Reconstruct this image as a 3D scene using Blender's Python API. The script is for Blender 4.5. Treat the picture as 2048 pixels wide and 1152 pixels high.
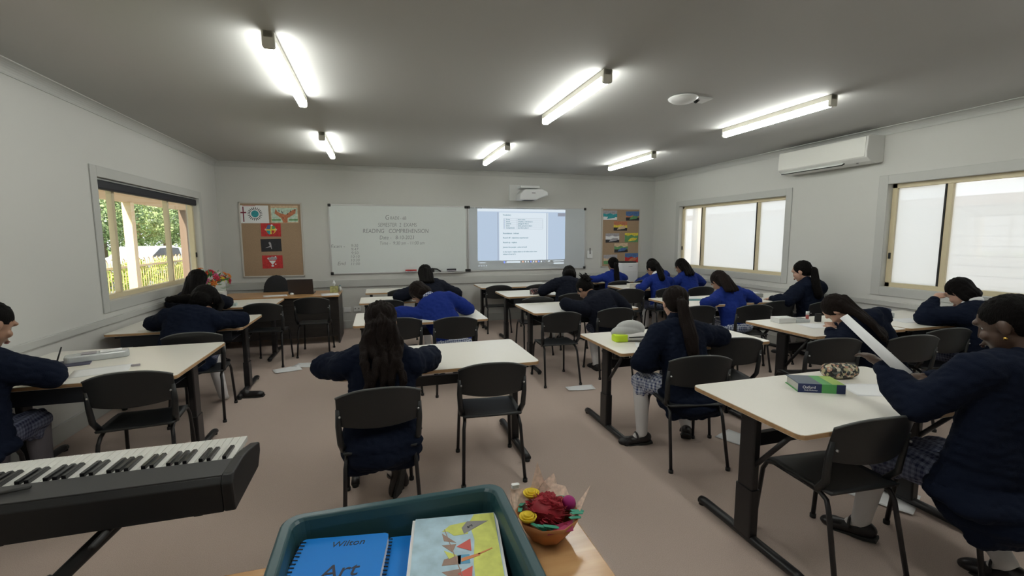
import bpy, bmesh, math, random
from mathutils import Vector, Matrix, noise
random.seed(7)
PI = math.pi
for o in list(bpy.data.objects): bpy.data.objects.remove(o)
SC = bpy.context.scene
COL = SC.collection
V = Vector

# ---------------------------------------------------------------- camera, world, sun, exposure
def make_camera():
    pitch, roll, yaw = [math.radians(a) for a in (-6.365, -0.189, 16.42)]
    f = V((math.sin(yaw)*math.cos(pitch), math.cos(yaw)*math.cos(pitch), math.sin(pitch)))
    r = V((math.cos(yaw), -math.sin(yaw), 0)); u = r.cross(f)
    r2 = r*math.cos(roll)+u*math.sin(roll); u2 = -r*math.sin(roll)+u*math.cos(roll)
    cd = bpy.data.cameras.new('camera'); c = bpy.data.objects.new('camera', cd); COL.objects.link(c)
    cd.sensor_width = 36; cd.lens = 903.46/2048*36; cd.clip_start = .05; cd.clip_end = 300
    m = Matrix((r2, u2, -f)).transposed().to_4x4(); m.translation = V((0, 0, 1.604))
    c.matrix_world = m; SC.camera = c
make_camera()
SC.view_settings.view_transform = 'Standard'; SC.view_settings.look = 'None'
SC.view_settings.gamma = 1; SC.view_settings.use_curve_mapping = False
SC.view_settings.exposure = 1.48
W = bpy.data.worlds.new('sky'); SC.world = W; W.use_nodes = True
nt = W.node_tree; bg = nt.nodes['Background']
bg.inputs[0].default_value = (.90, .95, 1, 1); bg.inputs[1].default_value = .80
sd = bpy.data.lights.new('sun', 'SUN'); sd.energy = 5.0; sd.angle = math.radians(3); sd.color = (1, .93, .8)
so = bpy.data.objects.new('sun', sd); COL.objects.link(so)
so.rotation_euler = V((.18, .75, -.62)).normalized().to_track_quat('-Z', 'Y').to_euler()
LAMP_STRENGTH = 13.0

# ---------------------------------------------------------------- materials
MATS = {}
def nmat(name):
    m = bpy.data.materials.new(name); m.use_nodes = True
    return m, m.node_tree, m.node_tree.nodes['Principled BSDF']
def mat(name, col, rough=.6, metal=0, bump=0, bscale=60, var=0, vscale=8, coat=0, emis=None, estr=0, spec=.5, stretch=None):
    if name in MATS: return MATS[name]
    m, t, b = nmat(name); N = t.nodes; L = t.links
    b.inputs['Base Color'].default_value = (*col, 1); b.inputs['Roughness'].default_value = rough
    b.inputs['Metallic'].default_value = metal; b.inputs['Coat Weight'].default_value = coat
    b.inputs['Specular IOR Level'].default_value = spec
    tc = N.new('ShaderNodeTexCoord'); src = tc.outputs['Object']
    if stretch:
        mp = N.new('ShaderNodeMapping'); mp.inputs['Scale'].default_value = stretch; L.new(src, mp.inputs[0]); src = mp.outputs[0]
    if bump:
        n = N.new('ShaderNodeTexNoise'); n.inputs['Scale'].default_value = bscale; n.inputs['Detail'].default_value = 4
        L.new(src, n.inputs['Vector']); bp = N.new('ShaderNodeBump'); bp.inputs['Strength'].default_value = bump
        bp.inputs['Distance'].default_value = .01; L.new(n.outputs['Fac'], bp.inputs['Height']); L.new(bp.outputs[0], b.inputs['Normal'])
    if var:
        n = N.new('ShaderNodeTexNoise'); n.inputs['Scale'].default_value = vscale; n.inputs['Detail'].default_value = 5
        L.new(src, n.inputs['Vector']); r = N.new('ShaderNodeMapRange'); r.inputs['From Min'].default_value = .3; r.inputs['From Max'].default_value = .7
        r.inputs['To Min'].default_value = 1-var; r.inputs['To Max'].default_value = 1+var; L.new(n.outputs['Fac'], r.inputs['Value'])
        mx = N.new('ShaderNodeVectorMath'); mx.operation = 'SCALE'; mx.inputs[0].default_value = col
        L.new(r.outputs[0], mx.inputs['Scale']); L.new(mx.outputs[0], b.inputs['Base Color'])
    if emis: b.inputs['Emission Color'].default_value = (*emis, 1); b.inputs['Emission Strength'].default_value = estr
    MATS[name] = m; return m
def wood(name, c1, c2, rough=.35, scale=3, axis=(1, 12, 12)):
    if name in MATS: return MATS[name]
    m, t, b = nmat(name); N = t.nodes; L = t.links
    tc = N.new('ShaderNodeTexCoord'); mp = N.new('ShaderNodeMapping'); mp.inputs['Scale'].default_value = axis
    n = N.new('ShaderNodeTexNoise'); n.inputs['Scale'].default_value = scale; n.inputs['Detail'].default_value = 6; n.inputs['Distortion'].default_value = .6
    r = N.new('ShaderNodeValToRGB'); r.color_ramp.elements[0].position = .3; r.color_ramp.elements[1].position = .7
    r.color_ramp.elements[0].color = (*c1, 1); r.color_ramp.elements[1].color = (*c2, 1)
    L.new(tc.outputs['Object'], mp.inputs[0]); L.new(mp.outputs[0], n.inputs['Vector']); L.new(n.outputs['Fac'], r.inputs[0]); L.new(r.outputs[0], b.inputs['Base Color'])
    b.inputs['Roughness'].default_value = rough; MATS[name] = m; return m
def gingham(name, c1, c2, s=70):
    if name in MATS: return MATS[name]
    m, t, b = nmat(name); N = t.nodes; L = t.links
    tc = N.new('ShaderNodeTexCoord'); sp = N.new('ShaderNodeSeparateXYZ'); L.new(tc.outputs['Object'], sp.inputs[0])
    def stripe(sock):
        a = N.new('ShaderNodeMath'); a.operation = 'MULTIPLY'; a.inputs[1].default_value = s; L.new(sock, a.inputs[0])
        f = N.new('ShaderNodeMath'); f.operation = 'FRACT'; L.new(a.outputs[0], f.inputs[0])
        g = N.new('ShaderNodeMath'); g.operation = 'GREATER_THAN'; g.inputs[1].default_value = .5; L.new(f.outputs[0], g.inputs[0]); return g.outputs[0]
    a = N.new('ShaderNodeMath'); a.operation = 'ADD'; L.new(stripe(sp.outputs[0]), a.inputs[0]); L.new(stripe(sp.outputs[1]), a.inputs[1])
    a2 = N.new('ShaderNodeMath'); a2.operation = 'ADD'; L.new(a.outputs[0], a2.inputs[0]); L.new(stripe(sp.outputs[2]), a2.inputs[1])
    h = N.new('ShaderNodeMath'); h.operation = 'MULTIPLY'; h.inputs[1].default_value = .333; L.new(a2.outputs[0], h.inputs[0])
    mx = N.new('ShaderNodeMix'); mx.data_type = 'RGBA'; mx.inputs[6].default_value = (*c1, 1); mx.inputs[7].default_value = (*c2, 1)
    L.new(h.outputs[0], mx.inputs[0]); L.new(mx.outputs[2], b.inputs['Base Color']); b.inputs['Roughness'].default_value = .85
    MATS[name] = m; return m
def glassmat(name, kind):
    if name in MATS: return MATS[name]
    m, t, b = nmat(name); N = t.nodes; L = t.links; N.remove(b); out = N['Material Output']
    tr = N.new('ShaderNodeBsdfTransparent'); gl = N.new('ShaderNodeBsdfGlossy'); gl.inputs['Roughness'].default_value = .03
    mx = N.new('ShaderNodeMixShader'); lw = N.new('ShaderNodeLayerWeight'); pw = N.new('ShaderNodeMath'); pw.operation = 'POWER'; pw.inputs[1].default_value = 4; fr = N.new('ShaderNodeMath'); fr.operation = 'MULTIPLY_ADD'; fr.inputs[1].default_value = .55; fr.inputs[2].default_value = .03; L.new(lw.outputs['Facing'], pw.inputs[0]); L.new(pw.outputs[0], fr.inputs[0])
    if kind == 'clear':
        L.new(tr.outputs[0], mx.inputs[1])
    else:
        tl = N.new('ShaderNodeBsdfTranslucent'); tl.inputs[0].default_value = (.80, .82, .82, 1)
        df = N.new('ShaderNodeBsdfDiffuse'); df.inputs[0].default_value = (.8, .8, .8, 1)
        m0 = N.new('ShaderNodeMixShader'); m0.inputs[0].default_value = .2; L.new(tl.outputs[0], m0.inputs[1]); L.new(df.outputs[0], m0.inputs[2])
        m1 = N.new('ShaderNodeMixShader'); m1.inputs[0].default_value = kind; L.new(tr.outputs[0], m1.inputs[1]); L.new(m0.outputs[0], m1.inputs[2])
        L.new(m1.outputs[0], mx.inputs[1])
    L.new(fr.outputs[0], mx.inputs[0]); L.new(gl.outputs[0], mx.inputs[2]); L.new(mx.outputs[0], out.inputs[0]); MATS[name] = m; return m
def emit(name, col, s):
    return mat(name, (.01, .01, .01), .5, emis=col, estr=s)

WALL = mat('wall paint warm grey', (.56, .56, .535), .6, bump=.05, bscale=300)
CEIL = mat('ceiling paint', (.445, .445, .432), .8)
TRIM = mat('trim paint', (.47, .475, .455), .45)
CARPET = mat('mauve brown carpet', (.53, .43, .375), .95, bump=.5, bscale=420, var=.13, vscale=260, spec=.15)
LAMINATE = mat('pale beige laminate', (.80, .775, .71), .30, var=.02, vscale=200)
PLYEDGE = wood('timber edge band', (.40, .24, .12), (.52, .33, .17), .4)
BLACKMETAL = mat('black powder coated steel', (.009, .0085, .010), .38)
CHAIRPL = mat('charcoal moulded plastic', (.014, .0155, .017), .40, bump=.06, bscale=500)
CHAIRRIM = mat('grey plastic rim', (.085, .09, .09), .35)
RUBBER = mat('black rubber', (.012, .012, .012), .7)
DARKPANEL = mat('dark steel tray', (.018, .021, .028), .45)
WHITEPL = mat('white plastic', (.72, .73, .72), .3)
WHITE = mat('white paper', (.78, .79, .80), .7)
CREAM = mat('cream aluminium', (.62, .54, .36), .35)
ALU = mat('silver aluminium', (.55, .55, .55), .35, metal=.6)
NAVY = mat('navy knit fleece', (.0050, .0085, .021), .92, bump=.22, bscale=220, spec=.15)
NAVY2 = mat('dark slate navy fleece', (.0085, .0105, .019), .92, bump=.22, bscale=220, spec=.15)
BLUE = mat('royal blue knit', (.009, .026, .19), .85, bump=.22, bscale=240, spec=.2)
GING = gingham('blue and white gingham', (.62, .66, .74), (.03, .05, .17), 46)
GINGD = gingham('dark blue gingham', (.16, .18, .26), (.015, .02, .06), 42)
TIGHTS = mat('white knitted tights', (.62, .60, .60), .85, bump=.3, bscale=500)
GREYTIGHTS = mat('grey tights', (.16, .15, .17), .85)
SHOE = mat('black shoe leather', (.012, .010, .011), .38)
SOLE = mat('black shoe sole', (.010, .010, .010), .7)
HAIR = mat('black hair', (.0035, .0026, .0024), .6, spec=.10, bump=.8, bscale=60, stretch=(5, 5, .5))
HAIRB = mat('dark brown hair', (.010, .0058, .0045), .6, spec=.12, bump=.8, bscale=60, stretch=(5, 5, .5))
SKINS = {'light': mat('light skin', (.50, .30, .22), .5), 'tan': mat('tan skin', (.30, .165, .105), .5), 'dark': mat('deep brown skin', (.075, .042, .028), .42)}
EYEW = mat('eye white', (.45, .43, .41), .3); IRIS = mat('dark iris', (.01, .008, .006), .1)
INK = mat('black marker ink', (.03, .03, .05), .6); INK2 = mat('faint marker ink', (.16, .175, .19), .6)

# ---------------------------------------------------------------- helpers
def tag(o, label, cat, group=None, kind=None):
    if label: o['label'] = label
    if cat: o['category'] = cat
    if group: o['group'] = group
    if kind: o['kind'] = kind
    return o
def thing(name, label, cat, loc=(0, 0, 0), rz=0, group=None):
    o = bpy.data.objects.new(name, None); COL.objects.link(o); o.location = loc; o.rotation_euler = (0, 0, rz)
    o.empty_display_size = .1
    return tag(o, label, cat, group)
class MB:
    def __init__(s): s.v = []; s.f = []; s.m = []; s.s = []
    def add(s, vs, fs, mi=0, sm=False):
        n = len(s.v); s.v += [V(v) for v in vs]; s.f += [[i+n for i in f] for f in fs]; s.m += [mi]*len(fs); s.s += [sm]*len(fs); return s
    def box(s, c, d, mi=0, rot=None):
        c = V(c); x, y, z = [q/2 for q in d]
        vs = [V((a*x, b*y, e*z)) for a in (-1, 1) for b in (-1, 1) for e in (-1, 1)]
        if rot is not None: vs = [rot @ v for v in vs]
        return s.add([v+c for v in vs], [(0, 1, 3, 2), (4, 6, 7, 5), (0, 4, 5, 1), (2, 3, 7, 6), (0, 2, 6, 4), (1, 5, 7, 3)], mi)
    def bb(s, a, b, mi=0):
        return s.box([(a[i]+b[i])/2 for i in range(3)], [abs(b[i]-a[i]) for i in range(3)], mi)
    def rings(s, rs, mi=0, cap=True, sm=True):
        n = len(rs[0]); vs = [p for r in rs for p in r]; fs = []
        for i in range(len(rs)-1):
            for j in range(n): fs.append((i*n+j, i*n+(j+1) % n, (i+1)*n+(j+1) % n, (i+1)*n+j))
        if cap: fs += [tuple(range(n))[::-1], tuple((len(rs)-1)*n+j for j in range(n))]
        return s.add(vs, fs, mi, sm)
    def tube(s, pts, r, n=8, mi=0, flat=1.0, up=None):
        pts = [V(p) for p in pts]; rs = []; a = None
        rr = r if isinstance(r, (list, tuple)) else [r]*len(pts)
        for i, p in enumerate(pts):
            t = (pts[min(i+1, len(pts)-1)]-pts[max(i-1, 0)]).normalized()
            if a is None:
                a = V(up) if up else (V((0, 0, 1)) if abs(t.z) < .9 else V((1, 0, 0)))
            a = (a-t*a.dot(t)).normalized(); b = t.cross(a)
            rs.append([p+(a*math.cos(k*2*PI/n)*flat+b*math.sin(k*2*PI/n))*rr[i] for k in range(n)])
        return s.rings(rs, mi)
    def cyl(s, a, b, r, r2=None, n=16, mi=0):
        return s.tube([a, b], [r, r if r2 is None else r2], n, mi)
    def lathe(s, prof, c=(0, 0, 0), n=24, mi=0, rot=None):
        rs = []
        for r, z in prof:
            ring = [V((r*math.cos(k*2*PI/n), r*math.sin(k*2*PI/n), z)) for k in range(n)]
            if rot is not None: ring = [rot @ p for p in ring]
            rs.append([p+V(c) for p in ring])
        return s.rings(rs, mi)
    def prism(s, poly, z0, z1, mi=0, M=None):
        n = len(poly); vs = [V((p[0], p[1], z0)) for p in poly]+[V((p[0], p[1], z1)) for p in poly]
        if M is not None: vs = [M @ v for v in vs]
        return s.add(vs, [tuple(range(n))[::-1], tuple(range(n, 2*n))]+[(i, (i+1) % n, n+(i+1) % n, n+i) for i in range(n)], mi)
    def ell(s, c, r, rot=None, n=12, m=8, mi=0):
        c = V(c); vs = [V((0, 0, -r[2]))]; 
        for i in range(1, m):
            th = -PI/2+PI*i/m
            for k in range(n): vs.append(V((r[0]*math.cos(th)*math.cos(k*2*PI/n), r[1]*math.cos(th)*math.sin(k*2*PI/n), r[2]*math.sin(th))))
        vs.append(V((0, 0, r[2]))); fs = []
        for k in range(n): fs.append((0, 1+(k+1) % n, 1+k))
        for i in range(m-2):
            for k in range(n): a = 1+i*n; fs.append((a+k, a+(k+1) % n, a+n+(k+1) % n, a+n+k))
        L = len(vs)-1; a = 1+(m-2)*n
        for k in range(n): fs.append((a+k, a+(k+1) % n, L))
        if rot is not None: vs = [rot @ v for v in vs]
        return s.add([v+c for v in vs], fs, mi, True)
    def cap(s, a, ra, b, rb, n=12):
        a = V(a); b = V(b); t = b-a; L = t.length
        if L < 1e-5: return s.ell(a, (ra,)*3)
        t.normalize(); x = (V((0, 0, 1)) if abs(t.z) < .9 else V((1, 0, 0))); x = (x-t*x.dot(t)).normalized(); y = t.cross(x); rs = []
        for p, r, sgn in ((a, ra, -1), (b, rb, 1)):
            for th in ((80, 55, 28, 0) if sgn < 0 else (0, 28, 55, 80)):
                h = math.radians(th); rs.append([p+t*sgn*r*math.sin(h)+(x*math.cos(k*2*PI/n)+y*math.sin(k*2*PI/n))*r*math.cos(h) for k in range(n)])
        return s.rings(rs)
    def mesh(s, name):
        me = bpy.data.meshes.new(name); me.from_pydata([tuple(v) for v in s.v], [], s.f); me.validate(); 
        if len(me.polygons) == len(s.m):
            me.polygons.foreach_set('material_index', s.m); me.polygons.foreach_set('use_smooth', s.s)
        bm = bmesh.new(); bm.from_mesh(me); bmesh.ops.recalc_face_normals(bm, faces=bm.faces); bm.to_mesh(me); bm.free()
        return me
    def build(s, name, mats, parent=None, bev=0, seg=2, label=None):
        me = s.mesh(name)
        for m in (mats if isinstance(mats, (list, tuple)) else [mats]): me.materials.append(m)
        o = bpy.data.objects.new(name, me); COL.objects.link(o)
        if parent: o.parent = parent
        if bev:
            md = o.modifiers.new('bevel', 'BEVEL'); md.width = bev; md.segments = seg; md.limit_method = 'ANGLE'; md.angle_limit = math.radians(40)
        if label: o['label'] = label
        return o
def struct(name, mb, mats, **k):
    o = mb.build(name, mats, **k); o['kind'] = 'structure'; return o
def rrect(x0, y0, x1, y1, r, n=4):
    p = []
    for cx, cy, a in ((x1-r, y1-r, 0), (x0+r, y1-r, 90), (x0+r, y0+r, 180), (x1-r, y0+r, 270)):
        for k in range(n+1):
            t = math.radians(a+90*k/n); p.append((cx+r*math.cos(t), cy+r*math.sin(t)))
    return p
def dup(root, loc, rz, label, group=None):
    r = root.copy(); COL.objects.link(r); r.location = loc; r.rotation_euler = (0, 0, rz); r['label'] = label
    if group: r['group'] = group
    for ch in list(root.children):
        c = ch.copy(); COL.objects.link(c); c.parent = r
        for g in list(ch.children):
            d = g.copy(); COL.objects.link(d); d.parent = c
    return r
def blob(name, mb, voxel, smooth, m, parent=None, disp=None, label=None):
    """union overlapping closed shapes into one continuous skin"""
    me = mb.mesh('tmp'); o = bpy.data.objects.new('tmp', me); COL.objects.link(o)
    r = o.modifiers.new('r', 'REMESH'); r.mode = 'VOXEL'; r.voxel_size = voxel
    if smooth: q = o.modifiers.new('s', 'SMOOTH'); q.iterations = smooth; q.factor = .5
    dg = bpy.context.evaluated_depsgraph_get(); out = bpy.data.meshes.new_from_object(o.evaluated_get(dg))
    bpy.data.objects.remove(o); out.name = name
    if disp:
        nn = [v.normal.copy() for v in out.vertices]
        for v, n in zip(out.vertices, nn): v.co += n*disp(v.co, n)
    out.polygons.foreach_set('use_smooth', [True]*len(out.polygons)); out.materials.clear(); out.materials.append(m); out.update()
    ob = bpy.data.objects.new(name, out); COL.objects.link(ob)
    if parent: ob.parent = parent
    if label: ob['label'] = label
    return ob
def text(s, size, m, parent=None, loc=(0, 0, 0), rot=(PI/2, 0, 0), name='lettering', align='CENTER', shear=0, ext=.0004, sx=1, off=0):
    cu = bpy.data.curves.new(name, 'FONT'); cu.body = s; cu.size = size; cu.align_x = align; cu.align_y = 'CENTER'; cu.extrude = ext; cu.shear = shear; cu.offset = off
    cu.space_line = 1.0
    o = bpy.data.objects.new('tmp', cu); COL.objects.link(o); dg = bpy.context.evaluated_depsgraph_get()
    me = bpy.data.meshes.new_from_object(o.evaluated_get(dg)); bpy.data.objects.remove(o)
    me.name = name; me.materials.clear(); me.materials.append(m); me.transform(Matrix.Diagonal((sx, 1, 1, 1)))
    ob = bpy.data.objects.new(name, me); COL.objects.link(ob); ob.location = loc; ob.rotation_euler = rot
    if parent: ob.parent = parent
    return ob

# ---------------------------------------------------------------- the room
XL, XR, YB, Y0, H = -2.48, 5.64, 8.46, -1.6, 2.84
TH = .16
LW = (5.17, 7.66, 1.01, 2.18); LW2 = (1.35, 3.72, 1.01, 2.18)
RW1 = (5.20, 7.60, 1.03, 2.19); RW2 = (1.45, 3.84, 1.02, 2.20)
struct('floor', MB().bb((XL-TH, Y0-TH, -.1), (XR+TH, YB+TH, 0)), CARPET)
struct('ceiling', MB().bb((XL-TH, Y0-TH, H), (XR+TH, YB+TH, H+.12)), CEIL)
def wall_with(x0, x1, wins):
    mb = MB(); y = Y0-TH
    for (a, b, z0, z1) in sorted(wins):
        mb.bb((x0, y, 0), (x1, a, H)); mb.bb((x0, a, 0), (x1, b, z0)); mb.bb((x0, a, z1), (x1, b, H)); y = b
    mb.bb((x0, y, 0), (x1, YB+TH, H)); return mb
struct('wall_left', wall_with(XL-TH, XL, [LW, LW2]), WALL)
struct('wall_right', wall_with(XR, XR+TH, [RW1, RW2]), WALL)
struct('wall_back', MB().bb((XL, YB, 0), (XR, YB+TH, H)), WALL)
struct('wall_front', MB().bb((XL, Y0-TH, 0), (XR, Y0, H)), WALL)
# coved cornice, one run per wall
def cove(pa, pb, inward):
    pa = V(pa); pb = V(pb); n = V(inward); prof = [(0, 0), (0, -.083), (.008, -.083)]
    for k in range(7):
        t = math.radians(90*k/6); prof.append((.075-.067*math.cos(t), -.075+.067*math.sin(t)))
    prof += [(.083, -.008), (.083, 0)]
    rs = [[V((p.x, p.y, H))+n*a+V((0, 0, b)) for a, b in prof] for p in (pa, pb)]
    return MB().rings(rs, sm=False)
struct('trim_1', cove((XL, Y0, 0), (XL, YB, 0), (1, 0, 0)), TRIM)
struct('trim_2', cove((XR, Y0, 0), (XR, YB, 0), (-1, 0, 0)), TRIM)
struct('trim_3', cove((XL, YB, 0), (XR, YB, 0), (0, -1, 0)), TRIM)
# dado rails and skirting
struct('trim_4', MB().bb((XL, YB-.03, .745), (XR, YB, .875)), TRIM, bev=.006)
struct('trim_5', MB().bb((XL, Y0, .80), (XL+.022, YB, .86)), TRIM, bev=.006)
struct('trim_6', MB().bb((XR-.022, Y0, .80), (XR, YB, .86)), TRIM, bev=.006)
struct('baseboard_back', MB().bb((XL, YB-.018, 0), (XR, YB, .14)), TRIM, bev=.004)
struct('baseboard_left', MB().bb((XL, Y0, 0), (XL+.018, YB, .14)), TRIM, bev=.004)
struct('baseboard_right', MB().bb((XR-.018, Y0, 0), (XR, YB, .14)), TRIM, bev=.004)
# windows
CLEAR = glassmat('clear window glass', 'clear'); FROST = glassmat('frosted window film', .78); FROST2 = glassmat('light frosted film', .62)
def window(n, x, sgn, w, mull, panes, trimw=.10):
    """x wall face, sgn -1 for left wall; w=(y0,y1,z0,z1)"""
    y0, y1, z0, z1 = w; root = bpy.data.objects.new('window_%d' % n, None); COL.objects.link(root); root['kind'] = 'structure'
    xi = x-sgn*.012
    t = MB()
    for a, b in (((xi, y0-trimw, z0-trimw), (x, y0, z1+trimw)), ((xi, y1, z0-trimw), (x, y1+trimw, z1+trimw)), ((xi, y0, z1), (x, y1, z1+trimw)), ((xi, y0, z0-trimw), (x, y1, z0))): t.bb(a, b)
    t.build('architrave', TRIM, root, bev=.003)
    xs = x+sgn*.10; f = MB(); fw = .05
    for a, b in (((y0, z0), (y1, z0+fw)), ((y0, z1-fw), (y1, z1)), ((y0, z0), (y0+fw, z1)), ((y1-fw, z0), (y1, z1))):
        f.bb((xs-.03, a[0], a[1]), (xs+.03, b[0], b[1]))
    f.build('window_frame', CREAM, root, bev=.003)
    for k, m in enumerate(mull):
        MB().bb((xs-.024, m-.035, z0+fw), (xs+.026, m+.015, z1-fw)).build('mullion', CREAM, root, bev=.003)
        MB().bb((xs-.03, m+.017, z0+fw), (xs-.004, m+.032, z1-fw)).build('seal', RUBBER, root)
    ed = [y0+fw]+sorted(mull)+[y1-fw]
    for k in range(len(ed)-1):
        MB().bb((xs-.003+sgn*.008*(k % 2), ed[k], z0+fw), (xs+.003+sgn*.008*(k % 2), ed[k+1], z1-fw)).build('pane', panes[k], root)
    MB().box((xs-sgn*.035, y1-.03, z0+.36), (.02, .022, .07)).build('latch', RUBBER, root, bev=.004)
    return root
wl = window(1, XL, -1, LW, [5.60, 6.85], [CLEAR]*3)
wl2 = window(2, XL, -1, LW2, [1.8, 3.1], [CLEAR]*3)
window(3, XR, 1, RW1, [5.77, 7.03], [FROST, FROST, FROST2])
window(4, XR, 1, RW2, [2.03, 3.30], [FROST, FROST2, FROST])
bl = thing('roller_blind', 'black rolled-up blind along the top of the left window', 'blind', (XL-.05, 6.41, 2.12))
MB().bb((-.035, -1.23, -.045), (.035, 1.23, .04)).build('cassette', mat('black blind fabric', (.012, .013, .02), .6), bl, bev=.015)
MB().bb((-.03, -1.20, .045), (.01, 1.20, .058)).build('bracket_rail', WHITEPL, bl)
crd = MB().tube([(XL+.03, 3.66, 1.62), (XL+.032, 3.68, 1.2), (XL+.03, 3.69, .98)], .003, 6).build('blind_cord', mat('dark cord', (.05, .05, .05), .6))
tag(crd, 'thin dark blind cord hanging at the far left window edge', 'cord')

# fluorescent battens
TUBE = emit('lit diffuser', (.985, 1.0, .94), LAMP_STRENGTH)
LW_ = mat('lamp white enamel', (.60, .58, .50), .4)
def batten():
    t = thing('ceiling_light', '', 'ceiling light', (0, 0, H), 0, 'fluorescent ceiling lights'); L = 1.315
    MB().bb((-.03, 0, -.045), (.03, L, 0)).build('light_body', LW_, t, bev=.004)
    MB().prism(rrect(-.032, -.098, .032, -.046, .018), .028, L-.012, M=Matrix(((1, 0, 0, 0), (0, 0, 1, 0), (0, 1, 0, 0), (0, 0, 0, 1)))).build('diffuser', TUBE, t)
    MB().prism(rrect(-.036, -.101, .036, 0, .014), 0, .028, M=Matrix(((1, 0, 0, 0), (0, 0, 1, 0), (0, 1, 0, 0), (0, 0, 0, 1)))).build('end_cap', LW_, t)
    MB().prism(rrect(-.034, -.099, .034, 0, .014), L-.012, L, M=Matrix(((1, 0, 0, 0), (0, 0, 1, 0), (0, 1, 0, 0), (0, 0, 0, 1)))).build('end_cap', LW_, t)
    return t
bt = None
pos = {(-.588, 3.14): 'lit fluorescent batten on the ceiling, nearer of the two on the left', (-.588, 5.84): 'lit fluorescent batten on the ceiling above the teacher desk side, far left', (1.669, 3.14): 'lit fluorescent batten on the ceiling, nearer of the middle pair',
       (1.669, 5.84): 'lit fluorescent batten on the ceiling in front of the projector', (3.87, 3.14): 'lit fluorescent batten on the ceiling beside the air conditioner', (3.87, 5.84): 'lit fluorescent batten on the ceiling, far right near the back wall',
       (-.588, .30): 'lit fluorescent batten behind the view, left', (1.669, .30): 'lit fluorescent batten behind the view, middle', (3.87, .1): 'lit fluorescent batten behind the view, right'}
for (x, y), lb in pos.items():
    if bt is None: bt = batten(); bt.location = (x, y, H); bt['label'] = lb
    else: dup(bt, (x, y, H), 0, lb)

# ceiling sensor
t = thing('ceiling_vent_fan', 'white round dish fitting hanging below the ceiling by the middle light', 'ceiling fitting', (2.64, 3.57, H))
MB().bb((.10, -.07, -.02), (.26, .07, 0)).build('base_plate', WHITEPL, t, bev=.006)
MB().lathe([(.02, -.055), (.09, -.045), (.125, -.02), (.128, -.012), (.12, -.006), (.02, 0)], n=32).build('dish', WHITEPL, t)
MB().cyl((.12, -.01, -.03), (.15, -.01, -.008), .022).build('sensor', RUBBER, t)

# air conditioner
t = thing('air_conditioner', 'long white wall air conditioner above the right windows', 'air conditioner', (XR, 4.52, 2.60))
M_ = Matrix(((1, 0, 0, 0), (0, 0, 1, 0), (0, 1, 0, 0), (0, 0, 0, 1)))
prof = [(0, -.14), (-.10, -.155), (-.20, -.135), (-.268, -.095), (-.275, -.02), (-.262, .14), (-.24, .158), (0, .158)]
MB().prism(prof, -.60, .60, M=M_).build('casing', mat('ac white plastic', (.68, .68, .66), .25), t, bev=.008)
MB().add([(-.279, -.58, -.085), (-.279, .585, -.085), (-.270, .585, .135), (-.270, -.58, .135), (-.272, -.58, -.085), (-.272, .585, -.085), (-.262, .585, .135), (-.262, -.58, .135)],
         [(0, 1, 2, 3), (4, 7, 6, 5), (0, 4, 5, 1), (1, 5, 6, 2), (2, 6, 7, 3), (3, 7, 4, 0)]).build('front_panel', mat('ac gloss panel', (.74, .74, .70), .12), t)
MB().box((-.225, .12, -.128), (.07, .86, .012), rot=Matrix.Rotation(math.radians(-30), 3, 'Y')).build('outlet_slot', RUBBER, t)
MB().box((-.236, .12, -.128), (.05, .84, .010), rot=Matrix.Rotation(math.radians(-32), 3, 'Y')).build('louvre', WHITEPL, t, bev=.002)
MB().box((-.2, -.45, -.142), (.012, .02, .006)).build('indicator', RUBBER, t)

# whiteboards
BOARD = mat('whiteboard enamel', (.68, .72, .71), .22); BOARD2 = mat('whiteboard enamel blue grey', (.54, .58, .61), .25)
def whiteboard(x0, x1, label):
    t = thing('whiteboard', label, 'whiteboard', ((x0+x1)/2, YB, 1.58)); w = (x1-x0)/2; h = .61
    MB().bb((-w+.02, -.018, -h+.02), (w-.02, -.003, h-.02)).build('board', BOARD if x0 < 0 else BOARD2, t)
    f = MB(); f.bb((-w, -.025, h-.022), (w, 0, h)); f.bb((-w, -.025, -h), (w, 0, -h+.022)); f.bb((-w, -.025, -h), (-w+.022, 0, h)); f.bb((w-.022, -.025, -h), (w, 0, h)); f.build('frame', ALU, t, bev=.003)
    for sx in (-1, 1):
        for sz in (-1, 1): MB().box((sx*(w-.02), -.016, sz*(h-.02)), (.05, .036, .05)).build('corner_cap', RUBBER, t, bev=.008)
    return t
wb = whiteboard(-.805, 1.612, 'left whiteboard with handwritten exam notes in dark marker')
MB().bb((.35, -.085, -.625), (1.15, -.025, -.61)).build('pen_tray', ALU, wb, bev=.003)
wb2 = whiteboard(1.625, 4.05, 'right whiteboard carrying the projected slide')
def bw(s, x, z, size, **k):
    k.setdefault('shear', .12)
    return text(s, size, INK2, wb, (x-.4035, -.0195, z-1.58), name='handwriting', off=-.001, **k)
bw('G', .17, 1.965, .12, sx=.8); bw('RADE - 6B', .36, 1.955, .085, sx=.75)
bw('SEMESTER  2  EXAMS', .345, 1.835, .095, sx=.78); bw('READING   COMPREHENSION', .32, 1.725, .105, sx=.82)
bw('Date -   8-10-2023', .33, 1.61, .095, sx=.85); bw('Time -  9:30 am - 11:00 am', .42, 1.51, .085, sx=.85)
bw('Exam -', -.68, 1.46, .085, shear=.25); bw('End', -.63, 1.16, .09, shear=.25)
for k, s in enumerate(('9:30', '9:47', '9:50', '10:10', '10:30', '11:00')): bw(s, -.40, 1.47-.064*k, .07)
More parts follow.
